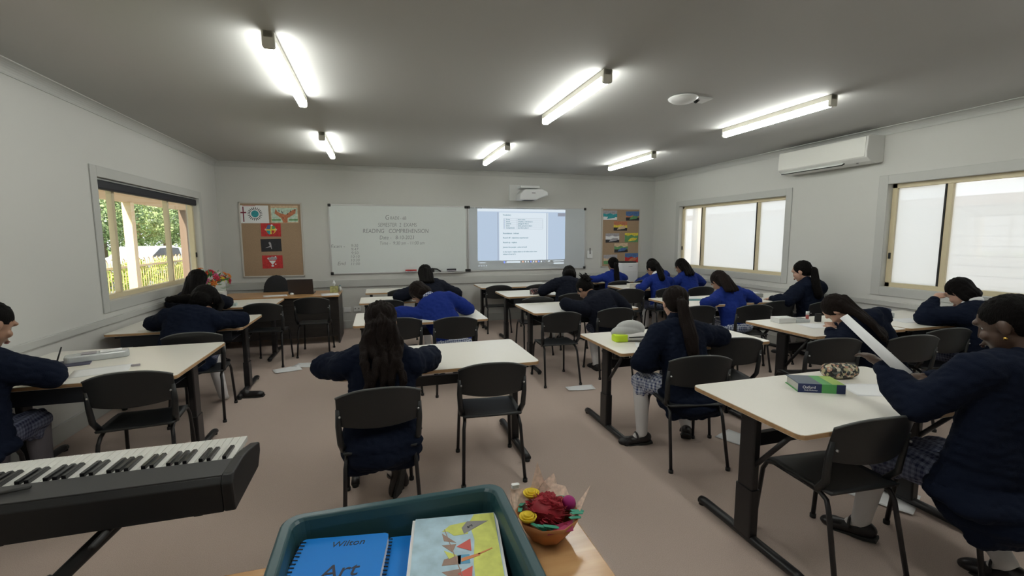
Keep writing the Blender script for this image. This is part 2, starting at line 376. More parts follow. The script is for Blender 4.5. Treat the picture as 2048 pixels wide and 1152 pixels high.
# projected slide: thin glowing sheets stand in for light thrown by the projector
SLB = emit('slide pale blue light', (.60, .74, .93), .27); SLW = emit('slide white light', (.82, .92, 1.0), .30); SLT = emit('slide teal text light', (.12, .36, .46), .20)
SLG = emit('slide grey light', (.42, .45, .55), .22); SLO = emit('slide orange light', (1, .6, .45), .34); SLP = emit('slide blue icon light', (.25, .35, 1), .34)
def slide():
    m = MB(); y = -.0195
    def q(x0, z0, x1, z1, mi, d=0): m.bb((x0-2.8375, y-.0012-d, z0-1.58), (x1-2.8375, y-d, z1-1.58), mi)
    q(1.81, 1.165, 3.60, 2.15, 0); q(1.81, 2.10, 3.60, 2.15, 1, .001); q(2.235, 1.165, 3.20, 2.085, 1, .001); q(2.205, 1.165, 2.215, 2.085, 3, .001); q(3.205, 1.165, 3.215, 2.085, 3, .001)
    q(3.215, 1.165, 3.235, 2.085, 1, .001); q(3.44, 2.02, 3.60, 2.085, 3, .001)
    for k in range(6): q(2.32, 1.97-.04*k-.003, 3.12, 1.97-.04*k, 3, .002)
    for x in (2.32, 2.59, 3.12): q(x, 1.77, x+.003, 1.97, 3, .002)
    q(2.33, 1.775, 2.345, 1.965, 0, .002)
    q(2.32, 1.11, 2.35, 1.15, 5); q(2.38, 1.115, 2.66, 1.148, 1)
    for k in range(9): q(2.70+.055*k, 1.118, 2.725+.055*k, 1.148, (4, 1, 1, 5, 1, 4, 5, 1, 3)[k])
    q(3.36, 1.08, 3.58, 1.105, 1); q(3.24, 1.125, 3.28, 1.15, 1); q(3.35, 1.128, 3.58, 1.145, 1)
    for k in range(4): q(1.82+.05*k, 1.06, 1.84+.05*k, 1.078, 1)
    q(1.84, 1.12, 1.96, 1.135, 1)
    return m.build('glowing_slide', [SLB, SLW, SLT, SLG, SLO, SLP], wb2, label='glowing sheet standing in for the projected document page')
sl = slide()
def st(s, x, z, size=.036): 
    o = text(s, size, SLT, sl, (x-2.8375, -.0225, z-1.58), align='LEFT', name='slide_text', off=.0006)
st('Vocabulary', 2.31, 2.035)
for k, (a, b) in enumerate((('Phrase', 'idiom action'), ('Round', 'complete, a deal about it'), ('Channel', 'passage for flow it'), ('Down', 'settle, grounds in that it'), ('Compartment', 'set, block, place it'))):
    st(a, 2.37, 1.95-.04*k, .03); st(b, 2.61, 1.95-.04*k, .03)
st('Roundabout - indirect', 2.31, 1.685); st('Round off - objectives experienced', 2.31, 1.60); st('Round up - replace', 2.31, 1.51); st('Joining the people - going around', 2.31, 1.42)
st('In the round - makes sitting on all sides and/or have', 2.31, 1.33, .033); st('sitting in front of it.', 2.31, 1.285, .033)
text('Alice Thomas', .045, INK, wb2, (1.78-2.8375, -.0195, 2.165-1.58), name='handwriting')
# projector on wall plate
t = thing('projector', 'white short-throw projector on a wall plate above the slide', 'projector', (2.8, YB, 2.46))
MB().bb((-.36, -.02, -.15), (.10, 0, .15)).build('wall_plate', WHITEPL, t, bev=.004)
MB().bb((-.20, -.24, .07), (.18, -.02, .12)).build('mount_arm', WHITEPL, t, bev=.012)
MB().prism([(-.26, -.16), (-.24, -.04), (-.16, .04), (.18, .05), (.30, 0), (.31, -.07), (.12, -.13), (.08, -.16)], -.36, -.08, M=Matrix(((1, 0, 0, 0), (0, 0, 1, 0), (0, 1, 0, 0), (0, 0, 0, 1)))).build('housing', mat('projector casing', (.62, .63, .64), .35), t, bev=.02)
MB().bb((-.02, -.366, -.035), (.05, -.355, -.025)).build('logo_mark', RUBBER, t)
MB().bb((-.16, -.34, -.166), (.04, -.16, -.155)).build('lens_window', RUBBER, t)
# wall switch and outlets
t = thing('wall_switch', 'small white remote holder right of the projected slide', 'switch', (4.15, YB, 1.265)); MB().bb((-.06, -.03, -.085), (.06, 0, .07)).build('plate', WHITEPL, t, bev=.006)
MB().tube([(0, -.035, .0), (-.005, -.04, .06), (0, -.03, .12)], .008, 8).build('rocker', RUBBER, t)
for x, lb in ((-.565, 'white double power outlet beside the teacher desk, left one'), (-.40, 'white power outlet beside the teacher desk, right one with a dark plug')):
    t = thing('power_outlet', lb, 'power outlet', (x, YB, .34)); MB().bb((-.06, -.012, -.045), (.06, 0, .045)).build('plate', WHITEPL, t, bev=.003)
    for s in (-.03, .03): MB().box((s, -.014, .012), (.012, .006, .02)).build('switch_rocker', WHITEPL if x < -.5 else RUBBER, t, bev=.001)
for q, lb in ((XR-.001, 'x'),): pass

# cork boards
CORK = mat('brown cork', (.36, .25, .16), .9, bump=.3, bscale=300, var=.12, vscale=150)
FRAMEC = mat('pale board frame', (.52, .50, .46), .4)
def corkboard(x0, x1, z0, z1, label):
    t = thing('cork_board', label, 'notice board', ((x0+x1)/2, YB, (z0+z1)/2)); w = (x1-x0)/2; h = (z1-z0)/2
    MB().bb((-w+.015, -.015, -h+.015), (w-.015, -.002, h-.015)).build('cork_panel', CORK, t)
    f = MB(); f.bb((-w, -.022, h-.025), (w, 0, h)); f.bb((-w, -.022, -h), (w, 0, -h+.025)); f.bb((-w, -.022, -h), (-w+.025, 0, h)); f.bb((w-.025, -.022, -h), (w, 0, h)); f.build('frame', FRAMEC, t, bev=.003)
corkboard(-2.17, -1.22, .955, 2.20, 'cork board left of the whiteboards holding five children artworks')
corkboard(4.41, 5.30, .985, 2.20, 'cork board near the right corner holding small landscape prints')
C_ = lambda n, c: mat(n, c, .7, var=.22, vscale=28)
PW = WHITE; PR = C_('poster red', (.50, .03, .03)); PM = C_('poster maroon', (.20, .02, .05)); PT = C_('poster teal', (.03, .30, .34)); PK = C_('poster black', (.02, .02, .025)); PO = C_('poster orange brown', (.50, .18, .09))
PG = C_('poster pale green', (.48, .62, .52)); PTN = C_('poster tan', (.60, .45, .30)); PY = C_('poster yellow', (.75, .60, .06)); PB = C_('poster blue', (.07, .15, .34)); PDG = C_('poster dark green', (.12, .30, .12)); PGY = C_('poster grey', (.35, .33, .36))
PM_ = [PW, PR, PM, PT, PK, PO, PG, PTN, PY, PB, PDG, PGY]
def poster(x, z, w, h, label, fn, base=0, group='artworks on the left cork board', cat='poster', y=YB-.017):
    m = MB(); m.bb((-w/2, -.0016, -h/2), (w/2, 0, h/2), base)
    def poly(pts, mi, d=1): m.prism([(p[0]*w/2, -p[1]*h/2) for p in pts], 0, .0006, mi, M=Matrix.Translation((0, -.0016-.0006*d, 0)) @ Matrix.Rotation(PI/2, 4, 'X').inverted())
    def disc(cx, cy, r, mi, d=1, n=18, ry=None): poly([(cx+r*math.cos(k*2*PI/n), cy+(ry or r*w/h)*math.sin(k*2*PI/n)) for k in range(n)], mi, d)
    def rect(x0, y0, x1, y1, mi, d=1): poly([(x0, y0), (x1, y0), (x1, y1), (x0, y1)], mi, d)
    fn(poly, disc, rect); o = m.build('poster', PM_); o.location = (x, y, z); o.rotation_euler = (0, math.radians(random.uniform(-1.2, 1.2)), 0); tag(o, label, cat, group)
def a1(poly, disc, rect):
    rect(-.82, -.85, -.74, .85, 2); rect(-.97, .12, -.57, .26, 2, 2); disc(.03, .05, .27, 3)
    for k in range(22):
        a = k*2*PI/22; c, s = math.cos(a), math.sin(a); asp = 1.43
        cx, cy = .03+c*.43, .05+s*.43*asp
        poly([(cx-.03*s-.09*c, cy+(.03*c-.09*s)*asp), (cx+.03*s-.09*c, cy+(-.03*c-.09*s)*asp), (cx+.02*s+.1*c, cy+(-.02*c+.1*s)*asp), (cx-.02*s+.1*c, cy+(.02*c+.1*s)*asp)], 4)
    rect(-.8, .93, .1, .98, 1)
def a2(poly, disc, rect):
    rect(-.95, -.9, .95, .72, 6); rect(-.95, -.72, -.3, -.55, 10, 2); rect(.3, -.72, .95, -.55, 10, 2)
    poly([(-.12, -.95), (.18, -.95), (.2, -.45), (.8, .1), (.86, .62), (.62, .5), (.08, -.05), (-.25, .1), (-.5, .3), (-.62, .65), (-.72, .1), (-.25, -.45)], 5, 2)
    for x, y in ((-.38, .4), (-.2, .3), (-.12, .2), (.45, .35), (.25, .05), (.78, .5), (-.12, -.4)): disc(x, y, .025, 4, 3, 8, .13)
def a3(poly, disc, rect):
    disc(0, .05, .5, 8); poly([(-.5, .1), (-.3, .75), (0, .75), (-.05, .1)], 9, 2); poly([(-.45, -.1), (-.05, -.1), (-.1, -.75), (-.35, -.5)], 3, 2); poly([(.1, .1), (.1, .8), (.45, .5), (.4, .15)], 10, 2); poly([(.05, -.05), (.4, -.1), (.1, -.75)], 1, 2)
    disc(.52, .05, .1, 7, 3); disc(-.52, .05, .1, 7, 3); disc(.1, .7, .1, 0, 3)
def a4(poly, disc, rect):
    poly([(-.6, -.4), (-.35, -.25), (-.1, -.1), (-.05, -.25), (-.4, -.4)], 11); disc(-.12, .42, .06, 0); poly([(-.25, .4), (-.1, .55), (.0, .3), (.05, -.6), (0, -.6)], 11, 2); poly([(.2, -.1), (.5, .2), (.3, 0)], 11)
def a5(poly, disc, rect):
    poly([(-.35, .2), (.35, .2), (0, -.45)], 0, 2); disc(-.3, .5, .16, 11); disc(0, .55, .2, 11, 2); disc(.28, .55, .18, 11, 3); disc(-.42, .55, .07, 0, 4); disc(.32, .78, .07, 0, 4); disc(.3, -.35, .07, 0, 4); rect(-.12, -.72, .12, -.5, 0, 2)
poster(-1.94, 2.0, .42, .29, 'white drawing with a maroon cross and teal globe ringed by figures', a1)
poster(-1.49, 2.005, .42, .29, 'drawing of two brown hands reaching up on pale green', a2, 7)
poster(-1.71, 1.745, .30, .22, 'red card with a colourful round jigsaw design, topmost red one', a3, 1)
poster(-1.72, 1.49, .31, .21, 'black chalk drawing between the two red cards', a4, 4)
poster(-1.715, 1.21, .31, .22, 'red card with a white and grey bouquet shape, lowest artwork', a5, 1)
def land(sky, mid, low, extra=None, hz=.1):
    def f(poly, disc, rect):
        rect(-1, hz, 1, 1, sky); poly([(-1, -.3), (1, -.4), (1, hz+.1), (.4, hz-.05), (0, hz+.25), (-.5, hz), (-1, hz+.2)], mid, 2); rect(-1, -1, 1, -.3, low, 1)
        if extra: poly([(-.5, -.8), (.6, -.6), (.9, -.1), (.1, .0), (-.3, -.3)], extra, 3)
    return f
for (x, z, s, m1, l, e, lb, hz) in ((4.60, 2.055, 11, 3, 0, 3, 'teal and white wave print, upper left of the right cork board', .2), (5.12, 2.045, 9, 5, 4, 10, 'blue sky over brown spires print, upper right of the right cork board', -.1),
        (4.84, 1.835, 5, 8, 4, 7, 'orange sunset print just below the top pair', .1), (4.66, 1.59, 11, 0, 4, 11, 'white waterfall print on the left of the right cork board', .3),
        (5.105, 1.595, 8, 10, 10, 8, 'yellow green field print on the right of the right cork board', .4), (4.865, 1.385, 7, 10, 4, 9, 'coast at dusk print in the lower middle of the right cork board', .2),
        (4.625, 1.15, 11, 7, 10, 0, 'pale road and hills print, lower left of the right cork board', .1), (5.12, 1.175, 9, 1, 1, 5, 'red desert rock print above the white air purifier', .0)):
    poster(x, z, .315, .19, lb, land(s, m1, l, e, hz), 0, 'landscape prints on the right cork board')
o = MB().bb((-.125, -.008, -.21), (.125, 0, .21)).build('notice_panel', mat('pale grey card', (.55, .55, .54), .6)); o.location = (5.475, YB, 1.305); tag(o, 'plain pale notice panel between the right cork board and the corner', 'panel')

# board erasers, marker tray items
for x, c, sx, lb in ((.56, PR, .20, 'red whiteboard eraser on the board ledge behind the navy pupil'), (1.30, PK, .17, 'dark whiteboard eraser on the ledge near the board joint')):
    t = thing('board_eraser', lb, 'eraser', (x, YB-.055, .985)); MB().bb((-sx/2, -.028, .0), (sx/2, .028, .022)).build('felt', PGY, t, bev=.003); MB().bb((-sx/2, -.026, .022), (sx/2, .026, .045)).build('handle', c, t, bev=.005)
MB_ = MB().tube([(.83, YB-.05, .99), (.87, YB-.05, 1.035), (.95, YB-.05, 1.04), (1.03, YB-.05, 1.03), (1.10, YB-.05, .985)], .012, 8).tube([(.87, YB-.05, 1.0), (.98, YB-.05, 1.0)], .028, 8)
tag(MB_.build('hanging_clip', RUBBER), 'black looped clip on the whiteboard ledge', 'clip')

# ---------------------------------------------------------------- tables
def table(x0, x1, y0, y1, h, kind, label, group='student tables'):
    t = thing('student_table', label, 'table', ((x0+x1)/2, (y0+y1)/2, 0), 0, group); w = (x1-x0)/2; d = (y1-y0)/2
    MB().prism(rrect(-w+.002, -d+.002, w-.002, d-.002, .035), h-.026, h).build('tabletop', LAMINATE, t, bev=.0015)
    MB().prism(rrect(-w, -d, w, d, .036), h-.023, h-.003).build('edge_band', PLYEDGE, t, label='tan timber edge')
    for s in (-1, 1):
        x = s*(w-.085); fl = min(d, .37)
        MB().prism(rrect(x-.022, -.05, x+.022, .05, .01), .04, h-.06).build('leg', BLACKMETAL, t)
        MB().prism(rrect(x-.028, -.056, x+.028, .056, .01), .04, .30).build('leg_sleeve', BLACKMETAL, t)
        MB().tube([(x, -fl+.02, .025), (x, -fl+.05, .03), (x, fl-.05, .03), (x, fl-.02, .025)], .027, 10, flat=.85).build('foot', BLACKMETAL, t)
        for q in (-1, 1):
            MB().cyl((x, q*(fl-.03), .0), (x, q*(fl-.03), .022), .02, n=12).build('glide', RUBBER, t)
        MB().bb((x-.02, -d+.06, h-.055), (x+.02, d-.06, h-.026)).build('support_rail', BLACKMETAL, t)
        if kind == 'A': MB().tube([(x, -.03, .42), (x, -d+.12, h-.06)], .013, 8).build('brace', BLACKMETAL, t)
    MB().bb((-w+.09, -.018, h-.22), (w-.09, .018, h-.15)).build('crossbar', BLACKMETAL, t, bev=.004)
    if kind == 'B':
        m = MB(); z0, z1 = h-.135, h-.028
        m.bb((-w+.11, -d+.05, z0), (w-.11, -d+.056, z1)); m.bb((-w+.11, d-.15, z0), (w-.11, d-.144, z1)); m.bb((-w+.11, -d+.05, z0), (w-.11, d-.144, z0+.006))
        m.build('book_tray', DARKPANEL, t, bev=.002)
    return t
H4 = .785
table(1.74, 3.10, 1.45, 2.17, .74, 'A', 'nearest right table carrying the green dictionary and floral case')
table(1.71, 3.12, 2.93, 3.67, .74, 'A', 'table carrying the white and neon yellow pencil case')
table(1.69, 3.06, 4.83, 5.63, .74, 'B', 'table with the white book, in front of the pupil with messy hair')
table(1.79, 3.14, 6.31, 7.07, .74, 'B', 'table with the patterned tin, below the projected slide')
table(1.69, 3.04, 7.60, 8.30, .74, 'B', 'empty table against the back wall under the slide')
table(-.28, 1.065, 2.92, 3.66, .74, 'A', 'nearest centre table behind the empty chair')
table(-.27, 1.11, 4.66, 5.46, .74, 'A', 'centre table where the pupil in royal blue leans')
table(-.27, 1.08, 6.27, 6.92, .74, 'A', 'third centre table from the front, by the power outlets')
table(-.22, 1.08, 7.42, 8.05, .74, 'A', 'small centre table against the back wall')
table(-2.43, -1.26, 3.28, 4.27, .74, 'B', 'nearest left table with the clear pencil box')
table(-2.43, -1.30, 4.91, 5.72, .74, 'B', 'left table carrying the green pencil case')
table(-2.42, -1.33, 6.40, 7.18, .74, 'B', 'left table just in front of the teacher desk')
table(3.42, 4.50, 2.80, 3.55, H4, 'A', 'right table where the pupil lays her head on folded arms')
table(4.53, 5.60, 2.80, 3.55, H4, 'B', 'table under the right window holding the lime green book')
table(3.46, 4.50, 4.50, 5.28, H4, 'A', 'right table with the teal book beside the blue pupil')
table(4.53, 5.58, 4.50, 5.28, H4, 'A', 'table in the right corner under the gap between windows')
table(3.87, 5.25, 6.45, 7.18, .755, 'B', 'right table with the pink bag')
table(3.95, 5.40, 7.78, 8.36, .74, 'B', 'table in the far right corner by the air purifier')

# ---------------------------------------------------------------- chairs
def make_chair():
    t = thing('student_chair', '', 'chair', (0, 0, 0), 0, 'black school chairs')
    # seat shell: grid surface, dished, thick
    n, k = 12, 10; top = []; bot = []
    for j in range(k+1):
        for i in range(n+1):
            u = -1+2*i/n; v = -1+2*j/k
            wd = .200-.018*max(0, v)**2; x = u*wd; y = v*.205+.01
            z = .445-.012*(1-u*u)*(1-v*v)-.030*max(0, v-.6)**2*6 + .012*max(0, -v-.6)
            if abs(u) > .85 and abs(v) > .85: x *= .985
            top.append((x, y, z)); bot.append((x*.97, y, z-.012))
    fs = []; N = (n+1)*(k+1)
    for j in range(k):
        for i in range(n):
            a = j*(n+1)+i; fs.append((a, a+1, a+n+2, a+n+1)); fs.append((N+a, N+a+n+1, N+a+n+2, N+a+1))
    border = [i for i in range(n+1)]+[j*(n+1)+n for j in range(1, k+1)]+[k*(n+1)+i for i in range(n-1, -1, -1)]+[j*(n+1) for j in range(k-1, 0, -1)]
    for a, b in zip(border, border[1:]+border[:1]): fs.append((a, N+a, N+b, b))
    MB().add(top+bot, fs, 0, True).build('seat', CHAIRPL, t)
    # curved back rest
    def back(inset, y0, th, zlo, zhi, nm, m, rim=False):
        n, k = 14, 6; F = []; B = []
        for j in range(k+1):
            for i in range(n+1):
                u = -1+2*i/n; v = j/k; x = u*(.222-inset)
                zt = zhi-.050*abs(u)**2.4; zb = zlo-.018*(1-abs(u)**2)
                z = zb+(zt-zb)*v; y = y0-.055*(1-u*u)*(.9+.1*v)-.04*v
                F.append((x, y, z)); B.append((x*1.0, y-th, z))
        fs = []; N = (n+1)*(k+1)
        for j in range(k):
            for i in range(n):
                a = j*(n+1)+i; fs.append((a, a+1, a+n+2, a+n+1)); fs.append((N+a, N+a+n+1, N+a+n+2, N+a+1))
        border = [i for i in range(n+1)]+[j*(n+1)+n for j in range(1, k+1)]+[k*(n+1)+i for i in range(n-1, -1, -1)]+[j*(n+1) for j in range(k-1, 0, -1)]
        for a, b in zip(border, border[1:]+border[:1]): fs.append((a, N+a, N+b, b))
        return MB().add(F+B, fs, 0, True).build(nm, m, t, bev=.004)
    back(0, -.165, .012, .60, .818, 'backrest', CHAIRPL)
    # rim bead round the back
    pts = []
    for i in range(15):
        u = -1+2*i/14; pts.append((u*.222, -.171-.055*(1-u*u)-.04, .815-.050*abs(u)**2.4))
    MB().tube(pts, .0065, 6).build('backrest_rim', CHAIRRIM, t)
    for s in (-1, 1):
        MB().tube([(s*.195, -.13, .44), (s*.207, -.175, .50), (s*.214, -.186, .60), (s*.214, -.20, .70)], [.020, .019, .017, .012], 8, flat=.8).build('back_upright', CHAIRPL, t)
        MB().cyl((s*.205, -.215, .665), (s*.205, -.222, .665), .006, n=8).build('rivet', ALU, t)
        x = s*.178
        MB().tube([(x*1.12, .245, .012), (x*1.04, .215, .36), (x, .195, .405), (x, .15, .420), (x, -.05, .420)], .0115, 8).build('leg', BLACKMETAL, t)
        MB().tube([(x, -.04, .420), (x, -.125, .418), (x*1.02, -.165, .40), (x*1.06, -.185, .36), (x*1.14, -.262, .012)], .0115, 8).build('leg', BLACKMETAL, t)
        for y, xx in ((.245, x*1.12), (-.262, x*1.14)): MB().cyl((xx, y, 0), (xx, y, .022), .016, n=10).build('foot_cap', RUBBER, t)
    MB().tube([(-.178, .02, .415), (.178, .02, .415)], .010, 8).build('cross_tube', BLACKMETAL, t)
    return t
chair0 = make_chair(); used = False
def chair(x, y, deg, label, group='black school chairs'):
    global used
    if not used: used = True; chair0.location = (x, y, 0); chair0.rotation_euler = (0, 0, math.radians(deg)); chair0['label'] = label; return chair0
    return dup(chair0, (x, y, 0), math.radians(deg), label)
chair(.70, 2.97, -5, 'empty black chair in the front centre, right of the long-haired pupil')
chair(-.03, 2.68, 2, 'black chair with the long-haired pupil, nearest centre')
chair(-1.50, 3.42, 6, 'empty black chair at the nearest left table')
chair(-1.57, 4.62, 5, 'black chair at the green pencil case table')
chair(-1.38, 6.38, -4, 'empty black chair left of the teacher desk front')
chair(-.88, 6.77, -2, 'empty black chair facing the front of the teacher desk')
chair(.05, 6.2, 8, 'empty black chair beyond the long-haired pupil head, by the outlets')
chair(.32, 7.40, 4, 'empty black chair at the table against the back wall, centre')
chair(.18, 4.82, 0, 'empty black chair between the long-haired pupil and the royal blue pupil')
chair(.74, 4.70, -4, 'black chair holding the royal blue pupil with gingham collar')
chair(1.93, 7.50, -3, 'empty black chair at the back wall table, left seat')
chair(2.62, 7.44, -3, 'empty black chair at the back wall table, right seat')
chair(2.06, 5.92, -3, 'empty black chair at the patterned tin table')
chair(2.67, 6.12, -3, 'black chair of the crouched navy pupil below the slide')
chair(1.88, 4.66, -2, 'empty black chair left of the pupil with messy hair')
chair(2.58, 4.74, -4, 'black chair of the pupil with messy hair')
chair(4.24, 7.56, -5, 'black chair of the upright blue pupil near the air purifier')
chair(4.75, 7.55, -5, 'empty black chair between the two far corner pupils')
chair(5.20, 7.50, -5, 'black chair of the far corner pupil in blue')
chair(3.80, 6.36, -20, 'empty dark chair left of the blue pupil with the ponytail')
chair(4.40, 6.28, -8, 'black chair of the blue ponytail pupil at the pink bag table')
chair(5.00, 6.28, -8, 'black chair at the pink bag table, right seat')
chair(3.58, 4.58, -8, 'empty black chair left of the blue pupil with the gingham skirt')
chair(4.28, 4.45, -12, 'black chair of the blue pupil with the gingham skirt')
chair(4.80, 4.62, -8, 'empty black chair between the blue pupil and the window pupil')
chair(5.32, 4.42, -8, 'black chair of the navy pupil sitting between the windows')
chair(2.12, 2.72, -12, 'black chair of the ponytail pupil in the navy jacket')
chair(2.76, 3.09, -14, 'empty black chair right of the navy jacket pupil')
chair(3.50, 2.85, -14, 'empty black chair left of the pupil with her head on her arms')
chair(4.20, 2.74, -12, 'black chair behind the pupil with her head on her arms')
chair(4.80, 2.85, -10, 'empty black chair beside the pupil at the right window')
chair(5.30, 2.62, -8, 'black chair of the pupil at the right window')
chair(2.13, 1.62, -4, 'nearest empty black chair, at the green dictionary table')
chair(2.82, 1.40, -14, 'black chair of the nearest right pupil holding paper')
chair(-2.20, 2.98, 4, 'black chair of the pupil at the left edge')

# ---------------------------------------------------------------- people
def ik(a, h, l1, l2, pole):
    d = h-a; L = d.length
    if L > (l1+l2)*.995: d = d*((l1+l2)*.995/L); h = a+d; L = d.length
    u = d.normalized(); x = (l1*l1-l2*l2+L*L)/(2*L); y = math.sqrt(max(l1*l1-x*x, 0)); p = V(pole); p = (p-u*p.dot(u)).normalized()
    return a+u*x+p*y, h
def basis(z, fwd):
    z = V(z).normalized(); f = V(fwd); f = (f-z*f.dot(z)).normalized(); x = f.cross(z)
    return Matrix((x, f, z)).transposed()
def hand(mb, w, fd, pn, side, curl=.5, fine=True):
    """palm+five fingers; w wrist, fd finger direction, pn palm normal (down), side +1 right"""
    fd = fd.normalized(); pn = (pn-fd*pn.dot(fd)).normalized(); sd = fd.cross(pn)*side*-1
    R = Matrix((sd, fd, -pn)).transposed()
    mb.ell(w+fd*.042, (.036, .046, .014), rot=R, n=12, m=8); mb.cap(w-fd*.02, .021, w+fd*.02, .020)
    for k, L in enumerate((.058, .066, .062, .048)):
        o = (-.026+.0175*k)*-side*-1
        b = w+fd*.078+sd*(-.026+.0175*k)*1.0
        m = b+(fd*math.cos(curl*.6)+pn*math.sin(curl*.6))*L*.5; e = m+(fd*math.cos(curl*1.5)+pn*math.sin(curl*1.5))*L*.5
        mb.cap(b-fd*.012, .0088, m, .0082, n=8); mb.cap(m, .0082, e, .007, n=8)
    tb = w+fd*.022-sd*.028; tm = tb-sd*.020+fd*.024+pn*.008; te = tm+fd*.026+pn*.010
    mb.cap(tb, .0115, tm, .0095, n=8); mb.cap(tm, .0095, te, .0078, n=8)
EAR = []
def person(label, px, py, yaw, head, tilt=35, turn=0, hands=None, shoulders=None, top=NAVY, hair='ponytail', hairm=HAIR, skin='tan', skirt=GINGD, legs=TIGHTS,
           knees=None, feet=None, shoes=True, near=False, coat=True, w=1.0, tailv=None, tail=.34, collar=None, drape=0, fan=False, hoodhair=0, pole=(1, -.4, -.5), roll=0):
    t = thing('person', label, 'person', (px, py, 0), math.radians(yaw), 'seated pupils'); Rw = Matrix.Rotation(-math.radians(yaw), 3, 'Z')
    def loc(p): return Rw @ (V(p)-V((px, py, 0)))
    Hd = loc(head); P0 = V((0, 0, .52)); vx = .0062 if near else .0085
    tl = math.radians(tilt); hz = Matrix.Rotation(math.radians(turn), 3, 'Z')
    up = V((0, math.sin(tl), math.cos(tl))); up = hz @ up; up = (up+V((math.sin(math.radians(roll)), 0, 0))).normalized()
    fw = hz @ V((0, math.cos(tl), -math.sin(tl)))
    HB = basis(up, fw); fw = HB.col[1]; hx = HB.col[0]
    Nk = Hd-up*.125-fw*.015
    d = (Nk-P0); C = Nk-up*.03-d.normalized()*.055
    # back bulge
    mid = (P0+C)/2; sp = (C-P0).normalized(); bk = V((0, -1, 0)); bk = (bk-sp*bk.dot(sp)).normalized(); lean = 1-sp.z
    mid = mid+bk*(.02+.10*min(1, lean*1.5))
    def spine(s): return P0*(1-s)**2+mid*2*s*(1-s)+C*s*s
    sh = V((1, 0, 0)); 
    if shoulders: sh = (loc(V(shoulders))-loc((0, 0, 0))).normalized()
    sh = (sh-sp*sh.dot(sp)).normalized()
    S = {1: C+sh*.150*w-sp*.040, -1: C-sh*.150*w-sp*.040}
    hands = hands or {}
    hd = {}
    for s in (1, -1):
        h = hands.get(s); hd[s] = loc(h) if h is not None else V((s*.10, .42, .775))
    el = {}; 
    for s in (1, -1):
        el[s], hd[s] = ik(S[s], hd[s], .265, .235, (s*pole[0], pole[1], pole[2]))
        if el[s].y > .15 and el[s].z < .82: el[s].z = .82
    K = {}; A = {}
    kn = knees or {1: (.10, .40, .475), -1: (-.10, .40, .475)}; ft = feet or {1: (.09, .42, .075), -1: (-.09, .34, .075)}
    for s in (1, -1): K[s] = V(kn[s]); A[s] = V(ft[s])
    # ---- body: one continuous skin
    b = MB(); R = HB*1.16
    def hp(x, y, z): return Hd+R @ V((x, y, z))
    b.ell(hp(0, -.012, .022), (.071, .088, .082), rot=R, n=20, m=14); b.ell(hp(0, .022, -.030), (.057, .062, .075), rot=R, n=16, m=12)
    b.ell(hp(0, .052, -.078), (.030, .028, .024), rot=R); b.cap(hp(0, .074, .012), .008, hp(0, .088, -.022), .011, n=8); b.ell(hp(0, .084, -.052), (.024, .012, .009), rot=R)
    b.ell(hp(0, .074, .032), (.046, .014, .014), rot=R)
    for s in (1, -1):
        b.ell(hp(s*.034, .062, -.024), (.020, .02, .02), rot=R); b.ell(hp(s*.073, -.008, -.008), (.009, .019, .031), rot=R)
    b.cap(hp(0, -.025, -.05), .047, Nk, .046); b.cap(Nk, .046, C, .055); 
    for i in range(6):
        s_ = i/5; p = spine(s_); b.ell(p, (.125+.01*s_, .085, .085), rot=basis(sp, -bk))
    b.cap(S[1], .05, S[-1], .05)
    for s in (1, -1):
        b.cap(S[s], .045, el[s], .036); b.cap(el[s], .036, hd[s], .023)
        fd = (hd[s]-el[s]).normalized(); fd = (fd+V((0, 0, -.25 if hd[s].z > .8 else 0))).normalized()
        hand(b, hd[s], fd, V((0, 0, -1)), s, .7)
        b.cap((s*.075, 0, .5), .075, K[s], .055); b.cap(K[s], .052, A[s], .036); tv = V(feet['toe%d' % s]).normalized() if feet and feet.get('toe%d' % s) is not None else V((s*.12, 1, -.1)).normalized(); b.cap(A[s], .03, A[s]+tv*.045+V((0, 0, -.022)), .020)
    body = blob('body', b, vx, 3, SKINS[skin], t)
    for s in (1, -1):
        e = MB(); e.ell(hp(s*.030, .0535, .006), (.0120, .0120, .0085), rot=R); e.ell(hp(s*.030, .0630, .005), (.0060, .0035, .0060), rot=R, mi=1); e.build('eye', [EYEW, IRIS], body)
    MB().ell(hp(0, .095, -.054), (.020, .006, .0045), rot=R).ell(hp(0, .094, -.062), (.017, .006, .005), rot=R).build('lips', mat('lips '+skin, tuple(c*.75 for c in ((.5, .2, .17) if skin != 'dark' else (.10, .04, .035))), .4), body)
    EAR[:] = [hp(-.080, .0, -.046)]
    # ---- top garment
    g = MB(); Bs = basis(sp, -bk); q = 1.10 if coat else 1.0
    for i in range(14):
        s_ = i/13; p = spine(s_); wx = (.168-.03*math.sin(s_*PI)*.6)*w*q; g.ell(p, (wx, (.122-.01*s_)*q, .095), rot=Bs if i > 1 else basis((0, 0, 1), (0, 1, 0)), n=18, m=10)
    g.cap(S[1], .078, S[-1], .078, n=14); g.cap(C-sp*.02, .085, Nk, .060, n=14)
    if coat:
        g.ell((0, -.01, .47), (.205*w, .175, .075), n=20, m=10); g.ell((0, -.09, .445), (.20*w, .12, .06), n=20, m=10); g.ell((0, .08, .53), (.16, .12, .07), n=16)
    if drape: g.ell((0, -.03, .45-drape*.5), (.235, .20, .035+drape*.5), n=22, m=12)
    if drape: g.cap((-.16, -.10, .45-drape), .05, (.16, -.10, .45-drape), .05)
